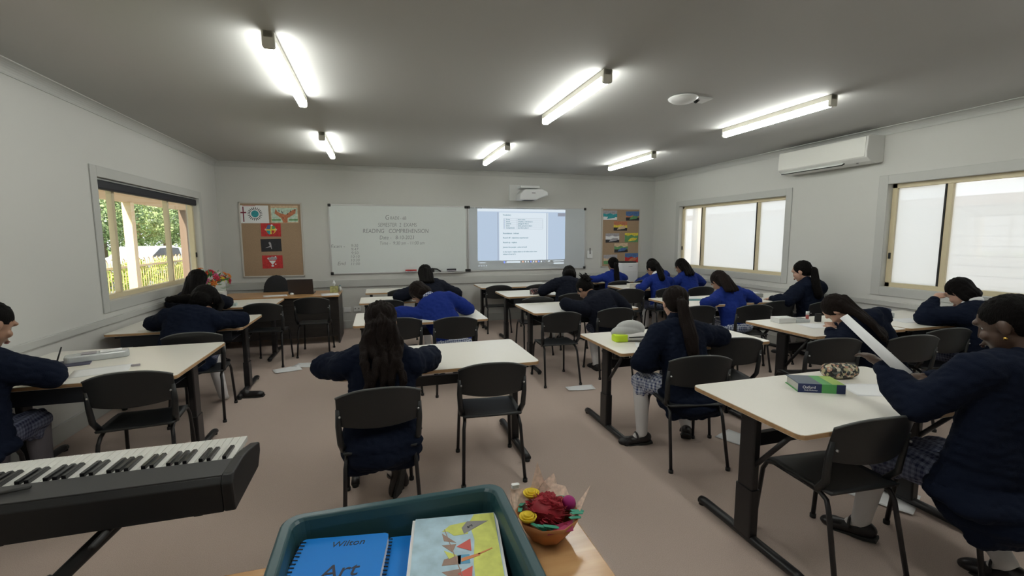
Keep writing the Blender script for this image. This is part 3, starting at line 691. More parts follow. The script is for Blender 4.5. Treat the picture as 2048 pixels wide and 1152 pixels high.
    for s in (1, -1):
        q2 = 1.27 if coat else 1.1; g.cap(S[s], .074*q2, (S[s]+el[s])/2, .068*q2, n=14); g.cap((S[s]+el[s])/2, .068*q2, el[s], .063*q2, n=14)
        wr = el[s]+(hd[s]-el[s])*.90
        g.cap(el[s], .063*q2, (el[s]+wr)/2, .058*q2, n=14); g.cap((el[s]+wr)/2, .058*q2, wr, .043, n=14)
    sd_ = random.random()*50
    def fold(p, n):
        a = noise.noise(V((p.x*9, p.y*9, p.z*5))+V((sd_, 0, 0))); c = abs(noise.noise(V((p.x*22+p.z*9, p.y*14, p.z*18))+V((0, sd_, 0))))
        f2 = noise.noise(V((p.x*13-p.z*17, p.y*16+p.z*11, p.z*20+p.x*15))+V((7, sd_, 0)))
        return a*.018+(abs(f2)-.2)*.010-(.22-c)*.010*(1 if c < .22 else 0)
    top_o = blob('jacket' if coat else 'jumper', g, .0085 if near else .011, 7, top, t, fold)
    if collar:
        c_ = MB(); ax = (Nk-C).normalized(); Rc = basis(ax, fw)
        ring = [Nk+up*.004+Rc @ V((.062*math.cos(k*2*PI/20), .062*math.sin(k*2*PI/20), .006*math.sin(k*2*PI/10))) for k in range(21)]
        c_.tube(ring, .017, 8, flat=1.5, up=tuple(ax)); c_.build('collar', collar, t)
    for s in (1, -1):
        wr = el[s]+(hd[s]-el[s])*.90; dd = (hd[s]-el[s]).normalized()
        MB().tube([wr-dd*.012, wr+dd*.004, wr+dd*.024], [.043, .042, .036], 14).build('cuff', top, top_o)
    # ---- skirt
    k_ = MB(); k_.ell((0, .02 if coat else 0, .50), (.165*(min(w, 1.2) if coat else w), .11 if coat else .165, .085), n=18)
    for s in (1, -1): k_.cap((s*.08, 0, .50), .092, K[s]+V((0, -.02, .01)), .074, n=14)
    k_.cap((K[-1]+V((.0, -.03, -.02))), .062, (K[1]+V((0, -.03, -.02))), .062); k_.cap(K[-1]+V((-.01, -.05, -.06)), .045, K[1]+V((.01, -.05, -.06)), .045)
    k_.cap((0, .05, .49), .09, (0, .33, .485), .07)
    def pleat(p, n): return .005*math.sin(p.x*150+p.y*20)*(1 if p.y > .1 else .4)
    blob('skirt', k_, .0095, 2, skirt, t, pleat)
    # ---- tights and shoes
    for s in (1, -1):
        l = MB(); mcalf = K[s]*.62+A[s]*.38+V((0, -.012, 0))
        l.cap(K[s]+V((0, 0, -.01)), .058, mcalf, .058, n=14); l.cap(mcalf, .058, A[s], .043, n=14); fdv = V((0, 1, 0))
        toe = feet.get('toe%d' % s) if feet and feet.get('toe%d' % s) is not None else None
        fdv = V(toe).normalized() if toe else V((s*.12, 1, -.1)).normalized()
        dn = V((0, 0, -1)); dn = (dn-fdv*dn.dot(fdv)).normalized()
        l.cap(A[s], .036, A[s]+fdv*.05+dn*.028, .03); blob('tights', l, .009, 2, legs, t)
        if shoes:
            f = MB(); Rf = basis(-dn, fdv); o = A[s]+dn*.046
            f.ell(o+fdv*-.014-dn*.006, (.042, .056, .046), rot=Rf, n=14); f.ell(o+fdv*.125+dn*.002, (.048, .070, .032), rot=Rf, n=14); f.cap(o+fdv*.0+dn*.002, .040, o+fdv*.10+dn*.004, .035, n=12)
            so_ = blob('shoe', f, .006 if near else .008, 3, SHOE, t)
            pl = [(1.15*a_, 1.1*b_) for a_, b_ in [(-.030, -.060), (.030, -.060), (.036, -.01), (.032, .05), (.043, .11), (.036, .16), (.010, .182), (-.018, .180), (-.040, .155), (-.042, .10), (-.031, .05), (-.036, -.01)]]
            M4 = Rf.to_4x4(); M4.translation = o+dn*.034
            MB().prism(pl, -.008, .010, M=M4).build('sole', SOLE, so_, bev=.003)
            st_ = [A[s]+dn*.020+fdv*.045+Rf @ V((.045*math.cos(a), 0, .038*math.sin(a)-.01)) for a in [math.radians(x) for x in range(-10, 200, 20)]]
            MB().tube(st_, .006, 6, flat=1.4).build('strap', SHOE, so_)
            MB().ell(st_[1], (.006, .006, .006)).build('buckle', ALU, so_)
    # ---- hair
    h = MB(); h.ell(hp(0, -.026, .030), (.083, .092, .084), rot=R, n=22, m=14); h.ell(hp(0, -.044, -.004), (.076, .066, .074), rot=R, n=18, m=12)
    down = V((0, 0, -1)); bn = (bk+V((0, 0, .35))).normalized()
    ba = hp(0, -.104, -.004); tailp = None
    if hair in ('ponytail', 'long'):
        tailp = [ba, ba+(-fw*.035+down*.04)]
        tgt = [C+bk*.135+up*.02, spine(.78)+bk*.15, spine(.5)+bk*.145, spine(.25)+bk*.14]
        if tailv: tgt = [loc(p) for p in tailv]
        L = 0; prev = tailp[-1]
        for p in tgt:
            seg = (p-prev).length
            if L+seg > tail: p = prev+(p-prev)*((tail-L)/max(seg, 1e-4)); tailp.append(p); break
            tailp.append(p); prev = p; L += seg
    if hair == 'ponytail':
        rr = [.026, .042, .052, .050, .042, .030, .020]
        for i in range(len(tailp)-1): h.cap(tailp[i], rr[min(i, 6)], tailp[i+1], rr[min(i+1, 6)])
        MB().lathe([(.026, -.008), (.031, 0), (.026, .008)], c=tailp[0]-fw*.006, rot=basis(-fw, up)).build('hair_tie', RUBBER, t)
    if hair == 'long':
        for o_ in (-.075, -.04, 0, .04, .075):
            pr_ = None
            for i, p in enumerate(tailp):
                pp = p+hx*o_*((.25, .8)[i] if fan and i < 2 else .9 if i < 2 else 1.0+.25*math.sin(i*2.3+o_*60)+(.25 if fan else 0)); 
                if i < 2: pp = pp+fw*abs(o_)*.5
                if pr_ is not None: h.cap(pr_, .034-.003*i, pp, .031-.003*i)
                pr_ = pp
        if not fan:
            for s in (1, -1): h.cap(hp(s*.066, -.02, .02), .026, hp(s*.062, -.035, -.085), .024)
    if hair == 'bob' or hoodhair:
        for s in (1, -1): h.cap(hp(s*.064, -.02, .02), .032, hp(s*.062, -.02, -.08), .030)
        h.ell(hp(0, -.055, -.055), (.075, .055, .06), rot=R)
    if hair == 'forward':
        for o_ in (-.07, -.035, 0, .035, .07):
            h.cap(hp(o_, -.04, .06), .03, hp(o_*1.3, .06, .055), .028); h.cap(hp(o_*1.3, .06, .055), .028, hp(o_*1.5, .085, -.09), .022)
        h.ell(hp(0, -.03, .03), (.100, .110, .102), rot=R, n=20, m=12); h.ell(hp(0, -.06, -.05), (.085, .07, .08), rot=R); h.cap(hp(-.06, -.07, -.05), .05, hp(-.20, -.10, -.10), .03)
    if hair == 'messy':
        h.ell(hp(0, -.10, .05), (.05, .05, .05), rot=R)
        for k in range(12): a = random.random()*6.28; p = hp(.03*math.cos(a), -.105, .055+.03*math.sin(a)); h.cap(p, .013, p+R @ V((.05*math.cos(a), -.02, .05*math.sin(a))), .006, n=8)
    if hair == 'short':
        h = MB(); h.ell(hp(0, -.022, .034), (.077, .090, .080), rot=R, n=22, m=14); h.ell(hp(0, -.05, -.005), (.068, .055, .062), rot=R)
    zz = (tailp[-1]-tailp[0]).normalized() if tailp else -up; HBt = basis(zz, bk)
    HBi = HBt.inverted()
    def strands(p, n):
        l = HBi @ p; r = p-Hd; 
        if r.length < .12: return .0022*noise.noise(V((math.atan2(r.dot(hx), r.dot(up)+.001)*9, (R.inverted() @ r).y*12, 0)))+.001
        wv = .5*math.sin(l.z*38+l.x*20) if fan else 0
        return (.010 if fan else .0065)*noise.noise(V((l.x*62+wv, l.y*62, l.z*9)))+(.008*noise.noise(V((l.x*16, l.y*16, l.z*14+wv))) if fan else 0)
    blob('hair', h, .006 if near else .008, 2 if hair != 'messy' else 1, hairm, t, strands)
    if hair == 'ponytail' or hair == 'long':
        wsp = MB()
        for k in range(5):
            a0 = tailp[-1]+hx*random.uniform(-.03, .03)*(2 if hair == 'long' else 1); wsp.tube([a0+(tailp[-2]-tailp[-1])*.3, a0, a0+zz*.03+down*.02+hx*random.uniform(-.015, .015)], [.006, .004, .0015], 6)
        wsp.build('hair_ends', hairm, t)
    return t
G = GING
person('pupil at the left edge in a navy jacket writing with a pen', -2.18, 3.05, 0, (-2.09, 3.20, 1.13), 30, turn=-30, top=NAVY, hair='short', skin='tan', near=True, legs=GREYTIGHTS, hands={1: (-2.00, 3.38, .785), -1: (-2.24, 3.42, .785)}, w=1.15, pole=(.8, -.2, -1))
person('navy pupil slumped over the left table with the green pencil case, dark hair', -1.74, 4.66, 0, (-1.64, 5.04, .99), 62, turn=-10, top=NAVY, hair='forward', hands={1: (-1.50, 5.08, .79), -1: (-1.92, 5.15, .785)}, pole=(1, -.2, -.8), legs=TIGHTS, shoes=False, w=1.3,
       knees={1: (.13, .38, .47), -1: (-.1, .38, .47)}, feet={1: (.22, .30, .06), -1: (-.1, .42, .075)})
person('pupil with dark hair under the left window', -2.06, 6.05, 0, (-2.08, 6.22, 1.10), 35, top=NAVY2, hair='long', tail=.25, hands={1: (-1.95, 6.5, .78), -1: (-2.3, 6.5, .78)})
person('nearest centre pupil seen from behind, navy jacket and very long wavy dark hair', -.02, 2.66, 0, (.00, 2.83, 1.085), 28, top=NAVY, hair='long', hairm=HAIRB, skin='tan', near=True, tail=.50, w=1.18, fan=True,
       tailv=[(.0, 2.66, 1.0), (.01, 2.56, .92), (.0, 2.51, .82), (-.01, 2.49, .72), (-.02, 2.47, .60)], hands={1: (.13, 3.10, .78), -1: (-.20, 3.10, .78)}, pole=(1.3, -.3, -.4), drape=.12, feet={1: (.13, .20, .20), -1: (.05, .12, .19), 'toe1': (.3, .1, -1), 'toe-1': (-.2, .12, -1)}, knees={1: (.09, .36, .46), -1: (-.09, .36, .46)})
person('centre pupil in a royal blue jumper with gingham collar, leaning left over the table', .74, 4.72, 0, (.42, 5.06, .99), 62, turn=25, roll=-25, top=BLUE, hair='bob', hairm=HAIRB, skirt=G, coat=False, w=1.22, collar=G, hands={1: (.86, 5.12, .79), -1: (.36, 4.95, .785)}, shoulders=(1, -.25, -.12), pole=(1.2, -.1, -.9))
person('navy pupil bent over with elbows out, third table of the centre column', .72, 6.05, 0, (.62, 6.42, 1.09), 45, top=NAVY2, hair='long', tail=.2, hands={1: (.92, 6.45, .80), -1: (.38, 6.42, .78)}, pole=(1.2, -.2, -.8), w=1.2)
person('navy pupil crouched low over the patterned tin table, back rounded', 2.62, 6.05, 0, (2.76, 6.30, 1.04), 66, turn=-20, top=NAVY2, hair='bob', hands={1: (2.9, 6.45, .78), -1: (2.44, 6.42, .79)}, w=1.22)
person('dark navy pupil with messy tied hair writing beside the white book', 2.62, 4.70, -4, (2.38, 4.96, .98), 60, turn=25, top=NAVY2, hair='messy', hands={1: (2.88, 5.0, .785), -1: (2.28, 4.95, .785)}, w=1.15, pole=(1.2, -.2, -.9), feet={1: (.05, .20, .075), -1: (-.13, .16, .075)})
person('upright pupil in royal blue with a long straight ponytail, by the air purifier', 4.20, 7.52, -4, (4.20, 7.58, 1.10), 12, top=BLUE, hair='ponytail', tail=.40, coat=False, w=1.12, hands={1: (4.35, 7.85, .78), -1: (4.02, 7.85, .78)}, pole=(1.3, -.2, -.2))
person('royal blue pupil with ponytail bent left, in front of another blue pupil', 4.42, 6.34, -8, (4.42, 6.62, 1.07), 45, turn=20, top=BLUE, hair='ponytail', tail=.26, coat=False, w=1.15, hands={1: (4.6, 6.65, .79), -1: (4.12, 6.58, .79)}, collar=WHITE, skin='tan')
person('blue pupil in the far right corner, mostly hidden, hair over her back', 5.18, 7.46, -5, (5.10, 7.66, 1.05), 50, turn=15, top=BLUE, hair='long', tail=.22, coat=False, hands={1: (5.3, 7.85, .78), -1: (4.95, 7.8, .78)})
person('blue pupil by the pink bag below the first right window', 5.02, 6.34, -8, (4.98, 6.62, 1.10), 40, turn=20, top=BLUE, hair='long', tail=.22, coat=False, w=1.1, hands={1: (5.15, 6.62, .79), -1: (4.80, 6.60, .79)})
person('blue pupil with gingham skirt and brown hair falling forward, right of centre', 4.22, 4.50, -12, (4.14, 4.74, 1.04), 52, turn=15, top=BLUE, hair='long', hairm=HAIRB, tail=.22, skirt=G, coat=False, w=1.20, hands={1: (4.40, 4.72, .81), -1: (3.92, 4.66, .81)}, pole=(1.2, -.4, -.2))
person('navy pupil sitting between the two right windows, head turned left', 5.30, 4.40, -8, (5.22, 4.52, 1.16), 25, turn=35, top=NAVY, hair='ponytail', tail=.34, skin='light', w=1.1, hands={1: (5.3, 4.75, .81), -1: (4.86, 4.62, .81)})
person('pupil in a navy jacket with a low brown ponytail, at the neon yellow case table', 2.16, 2.74, -10, (2.21, 3.0, 1.09), 22, turn=-4, top=NAVY, hair='ponytail', hairm=HAIRB, skin='light', tail=.40, near=True, skirt=G, w=1.08, hands={1: (2.45, 3.10, .785), -1: (2.06, 2.94, .62)}, shoulders=(1, -.12, -.1),
       collar=NAVY, drape=.10, knees={1: (.04, .36, .47), -1: (-.26, .26, .47)}, feet={1: (.12, .22, .10), -1: (-.27, .17, .09), 'toe1': (.3, .6, -.5), 'toe-1': (-1.0, .1, -.15)})
person('navy pupil laying her head on folded arms, long hair down her back, right side', 4.08, 2.70, -10, (3.80, 2.92, .97), 66, turn=30, roll=-15, top=NAVY, hair='long', hairm=HAIRB, skin='light', tail=.42, w=1.1, hands={1: (3.95, 3.05, .81), -1: (3.66, 2.86, .82)})
person('navy pupil resting her head in her hand under the second right window', 5.24, 2.64, -6, (5.20, 2.84, 1.08), 48, turn=10, top=NAVY, hair='bob', skin='light', w=1.15, hands={1: (5.35, 2.95, .83), -1: (5.02, 2.92, 1.02)}, pole=(1, .2, -.6), collar=WHITE, legs=GREYTIGHTS)
p19 = person('nearest right pupil in a navy coat holding up a rolled sheet of paper', 2.62, 1.24, -12, (2.68, 1.28, 1.21), 26, turn=24, top=NAVY, hair='short', skin='dark', near=True, w=1.5, drape=.14, skirt=GINGD, hands={1: (2.52, 1.46, .93), -1: (2.34, 1.56, .98)}, pole=(.6, -.3, -1),
       knees={1: (.10, .36, .47), -1: (-.22, .36, .46)}, feet={1: (.10, -.02, .11), -1: (-.27, .36, .09), 'toe1': (-.3, 1, -.35), 'toe-1': (-.57, .82, -.15)})

# ---------------------------------------------------------------- teacher desk corner
DW = wood('honey desk timber', (.42, .22, .09), (.56, .33, .15), .3, 2.2)
t = thing('teacher_desk', 'honey timber teacher desk with black panels in the left corner', 'desk', (-1.42, 7.68, 0))
MB().bb((-.86, -.38, .715), (.82, .38, .74)).build('desktop', DW, t, bev=.003)
BP = wood('black woodgrain panel', (.016, .014, .013), (.035, .030, .028), .45)
MB().bb((.785, -.375, 0), (.81, .375, .715)).build('side_panel', BP, t); MB().bb((-.85, -.375, 0), (-.825, .375, .715)).build('side_panel', BP, t)
MB().bb((-.825, -.32, .10), (.785, -.30, .715)).build('front_panel', BP, t)
t = thing('laptop', 'open dark laptop with its lid toward the room on the teacher desk', 'laptop', (-1.17, 7.62, .74), 0)
DK = mat('dark laptop shell', (.035, .028, .028), .35)
MB().bb((-.18, -.02, 0), (.18, .22, .018)).build('laptop_base', DK, t, bev=.004)
MB().box((0, -.05, .125), (.36, .010, .235), rot=Matrix.Rotation(math.radians(14), 3, 'X')).build('laptop_lid', DK, t, bev=.004)
t = thing('tissue_box', 'green tissue box with a white tissue at the right end of the desk', 'tissue box', (-.70, 7.72, .74))
MB().bb((-.06, -.06, 0), (.06, .06, .10)).build('box', mat('tissue box olive', (.38, .38, .16), .6, var=.3, vscale=30), t, bev=.004)
m = MB(); 
for a in range(5): m.add([(0, 0, .09), (.025*math.cos(a*1.26), .025*math.sin(a*1.26), .15), (.006*math.cos(a*1.26), .01*math.sin(a), .20), (.025*math.cos(a*1.26+1.2), .025*math.sin(a*1.26+1.2), .14)], [(0, 1, 2, 3)])
q = m.build('tissue', WHITE, t); md = q.modifiers.new('s', 'SOLIDIFY'); md.thickness = .001
def sheet(x, y, z, w, d, rz, label, group=None, m=WHITE, curl=0.0, cat='paper', th=.0012, name='paper_sheet'):
    n = 8; T = []; B = []
    for j in range(n+1):
        for i in range(n+1):
            u, v = i/n-.5, j/n-.5; zz = curl*((u+v)**2*.6+.12*math.sin(u*5+v*3)) + (abs(curl)*.18)
            T.append((u*w, v*d, zz+th)); B.append((u*w, v*d, zz))
    fs = []; N = (n+1)**2
    for j in range(n):
        for i in range(n): a = j*(n+1)+i; fs.append((a, a+1, a+n+2, a+n+1)); fs.append((N+a, N+a+n+1, N+a+n+2, N+a+1))
    bd = [i for i in range(n+1)]+[j*(n+1)+n for j in range(1, n+1)]+[n*(n+1)+i for i in range(n-1, -1, -1)]+[j*(n+1) for j in range(n-1, 0, -1)]
    for a, b in zip(bd, bd[1:]+bd[:1]): fs.append((a, N+a, N+b, b))
    o = MB().add(T+B, fs, 0, True).build(name, m); o.location = (x, y, z); o.rotation_euler = (0, 0, math.radians(rz)); return tag(o, label, cat, group)
sheet(-1.52, 7.52, .7402, .32, .22, 15, 'white papers on the teacher desk left of the laptop')
sheet(-.74, 7.45, .7402, .25, .30, 8, 'white papers at the front right corner of the teacher desk')
t = thing('desk_tidy', 'small white bottle at the right rear edge of the teacher desk', 'bottle', (-.62, 7.82, .74)); MB().lathe([(.02, 0), (.022, .05), (.018, .07), (.008, .08), (.008, .09)]).build('bottle_body', WHITEPL, t)
MB().lathe([(.010, .088), (.010, .102)]).build('cap', mat('teal cap', (.05, .3, .35), .4), t)
t = thing('computer_mouse', 'pale mouse just left of the laptop', 'mouse', (-1.30, 7.58, .74)); MB().ell((0, 0, .012), (.03, .05, .02)).build('mouse_shell', WHITEPL, t)
# office chair behind desk
t = thing('office_chair', 'black rounded office chair behind the teacher desk under the cork board', 'chair', (-1.62, 8.18, 0))
b_ = MB(); b_.ell((0, 0, .77), (.20, .04, .24), n=20, m=14); b_.ell((0, 0, .70), (.21, .045, .2), n=20, m=14); blob('backrest', b_, .012, 2, mat('black upholstery', (.012, .013, .016), .8), t)
MB().prism(rrect(-.23, -.23, .23, .20, .07), .44, .50).build('seat', mat('black upholstery', (.012, .013, .016), .8), t, bev=.02)
MB().tube([(0, .0, .47), (0, .05, .62), (0, .04, .74)], .02, 8).build('back_support', BLACKMETAL, t); MB().cyl((0, 0, .08), (0, 0, .44), .03).build('gas_lift', BLACKMETAL, t)
for k in range(5):
    a = k*2*PI/5+.3; MB().tube([(0, 0, .10), (.24*math.cos(a), .24*math.sin(a), .07)], [.025, .016], 8).build('base_arm', BLACKMETAL, t); MB().cyl((.24*math.cos(a)-.012, .24*math.sin(a), .03), (.24*math.cos(a)+.012, .24*math.sin(a), .03), .03).build('castor', RUBBER, t)
# brown chair
t = thing('wooden_chair', 'curved dark brown wooden chair back beside the flowers', 'chair', (-2.10, 8.05, 0), math.radians(-50)); BR = wood('dark brown timber', (.10, .045, .025), (.17, .08, .045), .4)
MB().prism(rrect(-.21, -.2, .21, .2, .04), .43, .46).build('seat', BR, t, bev=.006)
n = 10; m = MB(); 
rs = []
for i in range(n+1):
    u = i/n; z = .46+.52*u; wd = .035+.055*math.sin(min(1, u*1.05)*PI*.62)
    rs.append([(-wd, -.2-.09*u, z), (wd, -.2-.09*u, z), (wd, -.225-.09*u, z), (-wd, -.225-.09*u, z)])
m.rings([[V(p) for p in r] for r in rs]).build('back_slat', BR, t, bev=.008)
for sx in (-.17, .17):
    for sy in (-.16, .16): MB().cyl((sx, sy, .43), (sx*1.1, sy*1.1, 0), .018, .013, n=10).build('leg', BR, t)
# flowers
t = thing('flower_arrangement', 'big bunch of multicoloured paper flowers on the left table', 'flowers', (-2.13, 6.72, .74)); t.scale = (1.2, 1.2, 1.2)
gv = MB().lathe([(.05, 0), (.07, .01), (.075, .10), (.065, .16), (.07, .17), (.062, .165), (.068, .10), (.06, .02)]); gv.build('vase', mat('clear vase', (.6, .65, .66), .1), t)
FC = [('crimson', (.55, .02, .06)), ('pink', (.65, .12, .30)), ('orange', (.75, .22, .02)), ('yellow', (.80, .58, .04)), ('violet', (.16, .07, .42)), ('lime', (.30, .48, .05)), ('white', (.75, .72, .68)), ('red orange', (.70, .10, .03)), ('plum', (.16, .03, .10))]
FM = [mat('petal '+n_, c, .6) for n_, c in FC]; LEAF = mat('leaf green', (.06, .20, .05), .6)
random.seed(11)
def petal_ring(m, c, nrm, r, n, mi, droop=.2, wide=.45):
    Rr = basis(nrm, (1, .1, .2) if abs(V(nrm).normalized().x) < .9 else (0, 1, 0))
    for k in range(n):
        a = k*2*PI/n; d = V((math.cos(a), math.sin(a), 0)); s = V((-math.sin(a), math.cos(a), 0))
        pts = [V((0, 0, 0)), d*r*.55+s*r*wide*.5+V((0, 0, r*.18)), d*r+V((0, 0, -r*droop)), d*r*.55-s*r*wide*.5+V((0, 0, r*.18))]
        m.add([c+Rr @ p for p in pts], [(0, 1, 2, 3)], mi, True)
    m.ell(c+Rr @ V((0, 0, .004)), (r*.2,)*3, n=8, m=6, mi=mi)
for k in range(46):
    a = random.random()*6.28; e = random.uniform(.05, 1.35); rr = random.uniform(.13, .19); 
    d = V((math.cos(a)*math.cos(e)*1.25, math.sin(a)*math.cos(e), math.sin(e))); c = V((0, 0, .21))+d*rr; m = MB(); ci = random.randrange(len(FM))
    for lay in range(3): petal_ring(m, c+d.normalized()*lay*.006, d, .042-.009*lay, 6, 0, .1-.15*lay)
    o = m.build('flower', [FM[ci]], t, label=FC[ci][0]+' flower'); md = o.modifiers.new('s', 'SOLIDIFY'); md.thickness = .0015
m = MB()
for k in range(60):
    a = random.random()*6.28; e = random.uniform(-.2, 1.3); d = V((math.cos(a)*math.cos(e)*1.2, math.sin(a)*math.cos(e), math.sin(e))); c = V((0, 0, .2))+d*.12; s = d.cross(V((.3, .2, 1))).normalized()*.016
    m.add([c, c+d*.04+s, c+d*.085, c+d*.04-s], [(0, 1, 2, 3)], 0, True)
o = m.build('foliage', LEAF, t); o['kind'] = 'stuff'; md = o.modifiers.new('s', 'SOLIDIFY'); md.thickness = .001
MB().bb((-.07, -.005, -.10), (.07, .005, .06)).build('display_card', mat('clear card', (.55, .58, .56), .2), None)
o = bpy.data.objects['display_card']; o.location = (-2.22, 7.45, .94); o.rotation_euler = (0, 0, .2); tag(o, 'pale clear plastic card standing behind the flowers', 'card')
o = MB().prism(rrect(-.06, -.09, .06, .09, .01), 0, .10).build('card_stand_box', WHITEPL, None, bev=.004); o.location = (-2.22, 7.44, .74); tag(o, 'white box supporting the clear card behind the flowers', 'box')
def smallbox(x, y, z, w, d, h, rz, label, m=WHITEPL, cat='box', name='box', group=None, bev=.003):
    o = MB().bb((-w/2, -d/2, 0), (w/2, d/2, h)).build(name, m, None, bev=bev); o.location = (x, y, z); o.rotation_euler = (0, 0, math.radians(rz)); return tag(o, label, cat, group)
smallbox(-1.86, 6.55, .74, .16, .10, .035, 5, 'small pale box on the left table by the flowers', mat('pale mint plastic', (.45, .55, .55), .4)); sheet(-1.62, 6.72, .7402, .18, .12, 4, 'small white paper right of the pale mint box')

# air purifier
t = thing('air_purifier', 'white air purifier with a dark top in the right back corner', 'air purifier', (4.74, 8.02, 0))
MB().prism(rrect(-.21, -.16, .21, .16, .07), .02, 1.10).build('casing', mat('purifier white', (.74, .74, .75), .3), t, bev=.01)
MB().prism(rrect(-.185, -.135, .185, .135, .06), 1.10, 1.125).build('top_grille', RUBBER, t, bev=.006)
MB().bb((-.20, -.155, 0), (.20, .15, .03)).build('base', RUBBER, t); MB().bb((-.17, -.168, .15), (.17, -.158, .95)).build('front_panel', WHITEPL, t, bev=.006)
MB().bb((-.03, -.166, 1.025), (.05, -.160, 1.035)).build('badge', PGY, t)

# ---------------------------------------------------------------- things on tables and floor
CLR = mat('translucent plastic', (.50, .53, .54), .15, spec=.6)
def pencil_case(x, y, z, L, w, h, rz, label, m, zipm=RUBBER, name='pencil_case'):
    t = thing(name, label, 'pencil case', (x, y, z), math.radians(rz)); b = MB(); b.cap((-L/2+h/2, 0, h*.5), h*.5, (L/2-h/2, 0, h*.5), h*.5, n=16); b.ell((0, 0, h*.42), (L*.46, w*.5, h*.42), n=18, m=10); b.ell((0, 0, h*.3), (L*.47, w*.5, h*.3), n=18, m=10)
    blob('case_body', b, .005, 2, m, t, lambda p, n: .003*noise.noise(p*40)); MB().tube([(-L*.42, 0, h*.93), (-L*.2, 0, h*1.0), (L*.2, 0, h*1.0), (L*.42, 0, h*.93)], .004, 6).build('zip', zipm, t); return t
def patt(name, cols, scale):
    m, t_, b = nmat(name); N = t_.nodes; L = t_.links; tc = N.new('ShaderNodeTexCoord'); v = N.new('ShaderNodeTexVoronoi'); v.inputs['Scale'].default_value = scale
    r = N.new('ShaderNodeValToRGB'); r.color_ramp.interpolation = 'CONSTANT'; r.color_ramp.elements[0].color = (*cols[0], 1)
    while len(r.color_ramp.elements) > 1: r.color_ramp.elements.remove(r.color_ramp.elements[-1])
    r.color_ramp.elements[0].position = 0
    for i, c in enumerate(cols[1:]): e = r.color_ramp.elements.new((i+1)/len(cols)); e.color = (*c, 1)
    sp = N.new('ShaderNodeSeparateColor'); L.new(tc.outputs['Object'], v.inputs['Vector']); L.new(v.outputs['Color'], sp.inputs[0]); L.new(sp.outputs[0], r.inputs[0]); L.new(r.outputs[0], b.inputs['Base Color']); b.inputs['Roughness'].default_value = .6; return m
FLOR = patt('floral fabric', [(.02, .02, .018), (.03, .035, .03), (.42, .38, .22), (.02, .02, .02), (.45, .25, .17), (.10, .12, .11), (.55, .50, .38)], 75)
FLOR2 = patt('patterned tin', [(.03, .02, .025), (.25, .10, .10), (.45, .38, .33), (.04, .03, .03)], 60)
pencil_case(2.69, 2.02, .74, .23, .11, .095, -12, 'dark floral pencil case beside the green dictionary', FLOR)
t = thing('dictionary', 'thick green and navy dictionary lying on the nearest right table', 'book', (2.37, 1.92, .74), math.radians(-26))
NB = mat('book navy cover', (.012, .025, .10), .3); GB = mat('book green cover', (.09, .36, .10), .35); LG = mat('book lime cover', (.34, .50, .10), .35); SLV = mat('book slate photo', (.10, .13, .17), .35)
MB().bb((-.113, -.075, .004), (.113, .078, .046)).build('page_block', mat('book pages', (.55, .55, .50), .8), t)
m = MB(); 
for (a, b, mi) in ((-.12, .0, 3), (0, .055, 1), (.055, .12, 2)): m.bb((a, -.082, .046), (b, .082, .050), mi)
m.bb((-.12, -.082, 0), (.12, .082, .004), 1)
for (a, b, mi) in ((-.12, .0, 0), (0, .075, 1), (.075, .12, 0)): m.bb((a, -.086, 0), (b, -.080, .050), mi)
m.build('cover', [NB, GB, LG, SLV], t, bev=.001)
text('Oxford', .022, WHITE, t, (-.065, -.0865, .030), name='spine_lettering'); text('Study Dictionary', .010, WHITE, t, (-.055, -.0865, .014), name='spine_lettering')
# neon case
t = thing('pencil_case', 'white mesh pencil case with a neon yellow end', 'pencil case', (2.03, 3.32, .74), math.radians(-8)); t.scale = (1.25, 1.25, 1.25)
MESHM = mat('grey white mesh', (.50, .51, .50), .6, bump=.3, bscale=600)
b = MB(); b.ell((0, .02, .07), (.105, .05, .062), n=20, m=12); b.ell((-.03, .01, .05), (.11, .06, .05), n=20, m=12); blob('upper_pouch', b, .005, 2, MESHM, t)
b = MB(); b.ell((.03, -.03, .028), (.105, .055, .028), n=20, m=12); b.cap((-.05, -.04, .028), .026, (.12, -.03, .028), .02); blob('lower_pouch', b, .005, 1, mat('white pouch', (.62, .60, .58), .5), t)
MB().prism(rrect(-.135, -.065, -.045, .02, .012), .0, .048).build('neon_end', mat('neon yellow fabric', (.62, .85, .03), .5), t, bev=.006)
MB().tube([(-.05, -.083, .035), (.03, -.088, .037), (.11, -.065, .035)], .004, 6).build('zip', RUBBER, t)
sheet(2.10, 3.08, .7402, .21, .30, 62, 'white worksheet beside the neon yellow pencil case')
sheet(2.52, 3.38, .7402, .30, .21, 10, 'white paper beyond the navy jacket pupil on her table')
pencil_case(-1.50, 5.30, .74, .22, .09, .065, 3, 'green and clear pencil case on the second left table', mat('green clear vinyl', (.16, .30, .14), .2, var=.5, vscale=25), mat('pale zip', (.6, .62, .6), .5))
sheet(-1.52, 5.06, .7402, .21, .12, 0, 'white worksheet under the slumped navy pupil arm')
